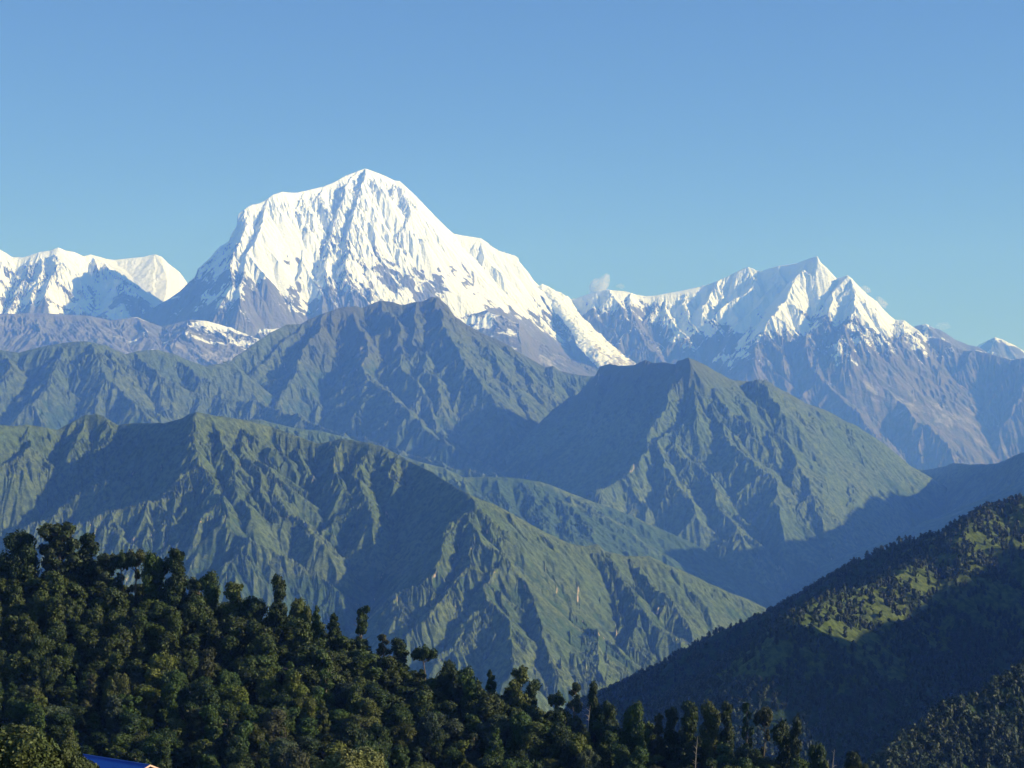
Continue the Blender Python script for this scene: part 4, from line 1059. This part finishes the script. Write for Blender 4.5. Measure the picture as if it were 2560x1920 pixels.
# ---------------------------------------------------------------- small clouds standing behind the ridges, beyond the haze
def cloud(px, py, wpx, hpx, D, dens, seed, lab, tilt=0.):
    q = P(px, py, D * 1000); m = D * 1000 / FPX; a, c = wpx * m / 2, hpx * m / 2
    r_ = np.random.RandomState(seed); nu, nv = 48, 32
    u = np.linspace(0, 2 * math.pi, nu, endpoint=False); v = np.linspace(.02, math.pi - .02, nv); U, W = np.meshgrid(u, v)
    d = np.stack([np.cos(U) * np.sin(W), np.sin(U) * np.sin(W), np.cos(W)], -1)
    k = r_.normal(size=(9, 3)) * 2.1; ph = r_.rand(9) * 6.3; j = 1 + .07 * np.sin(d @ k.T * 1.3 + ph).sum(-1)
    X = d[..., 0] * a * j; Z = d[..., 2] * c * j; X = X + Z * tilt
    V = np.stack([X, d[..., 1] * a * .8 * j, Z], -1).reshape(-1, 3)
    idx = np.arange(nu * nv).reshape(nv, nu)
    F = np.stack([idx[:-1], idx[1:], np.roll(idx, -1, 1)[1:], np.roll(idx, -1, 1)[:-1]], -1).reshape(-1, 4)
    m_, N, L = mat_new('cloud_vapour'); N.remove(N['Principled BSDF'])
    vol = N.new('ShaderNodeVolumePrincipled'); L.new(vol.outputs[0], N['Material Output'].inputs['Volume'])
    vol.inputs['Color'].default_value = (1, 1, 1, 1); vol.inputs['Anisotropy'].default_value = .2
    n = noise_node(N, L, 3.2 / a, 6, .7)
    L.new(math_node(N, L, 'MULTIPLY', sharpen(N, L, n, .36, .74), dens), vol.inputs['Density'])
    o = link('cloud', mesh_np('cloud', V, F, m_, smooth=True)); o.location = q; tag(o, lab, 'cloud')
cloud(1497, 716, 46, 56, 48.3, .02, 3, 'largest small white cloud puff rising behind the saddle right of the great peak', .45)
cloud(1552, 716, 20, 16, 48.3, .006, 4, 'faint wisp of cloud just right of the white puff')
cloud(2166, 724, 26, 20, 48.3, .012, 6, 'thin white cloud clinging to the upper right edge of the right snow peak', -.6)
cloud(2206, 758, 30, 26, 48.3, .012, 7, 'thin white cloud lower down the right edge of the right snow peak', -.6)
cloud(2356, 815, 36, 20, 48.3, .003, 8, 'faint cloud wisp above the dark notch near the right edge')
# ---------------------------------------------------------------- ground to the horizon and haze
def base_ground():
    r = np.concatenate([np.linspace(700, 3000, 12), np.linspace(3500, 60000, 60)]); t = np.linspace(0, 2 * math.pi, 121)
    RR, TT = np.meshgrid(r, t, indexing='ij'); X = RR * np.sin(TT); Y = RR * np.cos(TT)
    Z = -1500 + fbm(X / 4000, Y / 4000, 3, 2) * 100
    n0, n1 = RR.shape; idx = np.arange(n0 * n1).reshape(n0, n1)
    F = np.stack([idx[:-1, :-1], idx[:-1, 1:], idx[1:, 1:], idx[1:, :-1]], -1).reshape(-1, 4)
    o = link('ground', mesh_np('ground', np.stack([X, Y, Z], -1).reshape(-1, 3), F, M_mid, dict(forest=np.full(RR.size, .8), brown=np.zeros(RR.size), rock=np.zeros(RR.size))))
    tag(o, kind='structure')
base_ground()
def haze_box():
    x0, x1, y0, y1, z0, z1 = -26000, 26000, -4000, 47500, -1702, 5300
    V = np.array([(x, y, z) for x in (x0, x1) for y in (y0, y1) for z in (z0, z1)])
    F = np.array([(0, 1, 3, 2), (4, 6, 7, 5), (0, 4, 5, 1), (2, 3, 7, 6), (0, 2, 6, 4), (1, 5, 7, 3)])
    m, N, L = mat_new('haze'); N.remove(N['Principled BSDF'])
    v = N.new('ShaderNodeVolumePrincipled'); L.new(v.outputs[0], N['Material Output'].inputs['Volume'])
    v.inputs['Color'].default_value = (*HAZE_COLOR, 1); v.inputs['Density'].default_value = HAZE_DENSITY; v.inputs['Anisotropy'].default_value = 0.0
    v.inputs['Absorption Color'].default_value = (1, 1, 1, 1)
    o = link('haze', mesh_np('haze', V, F, m, smooth=False)); tag(o, kind='stuff')
haze_box()
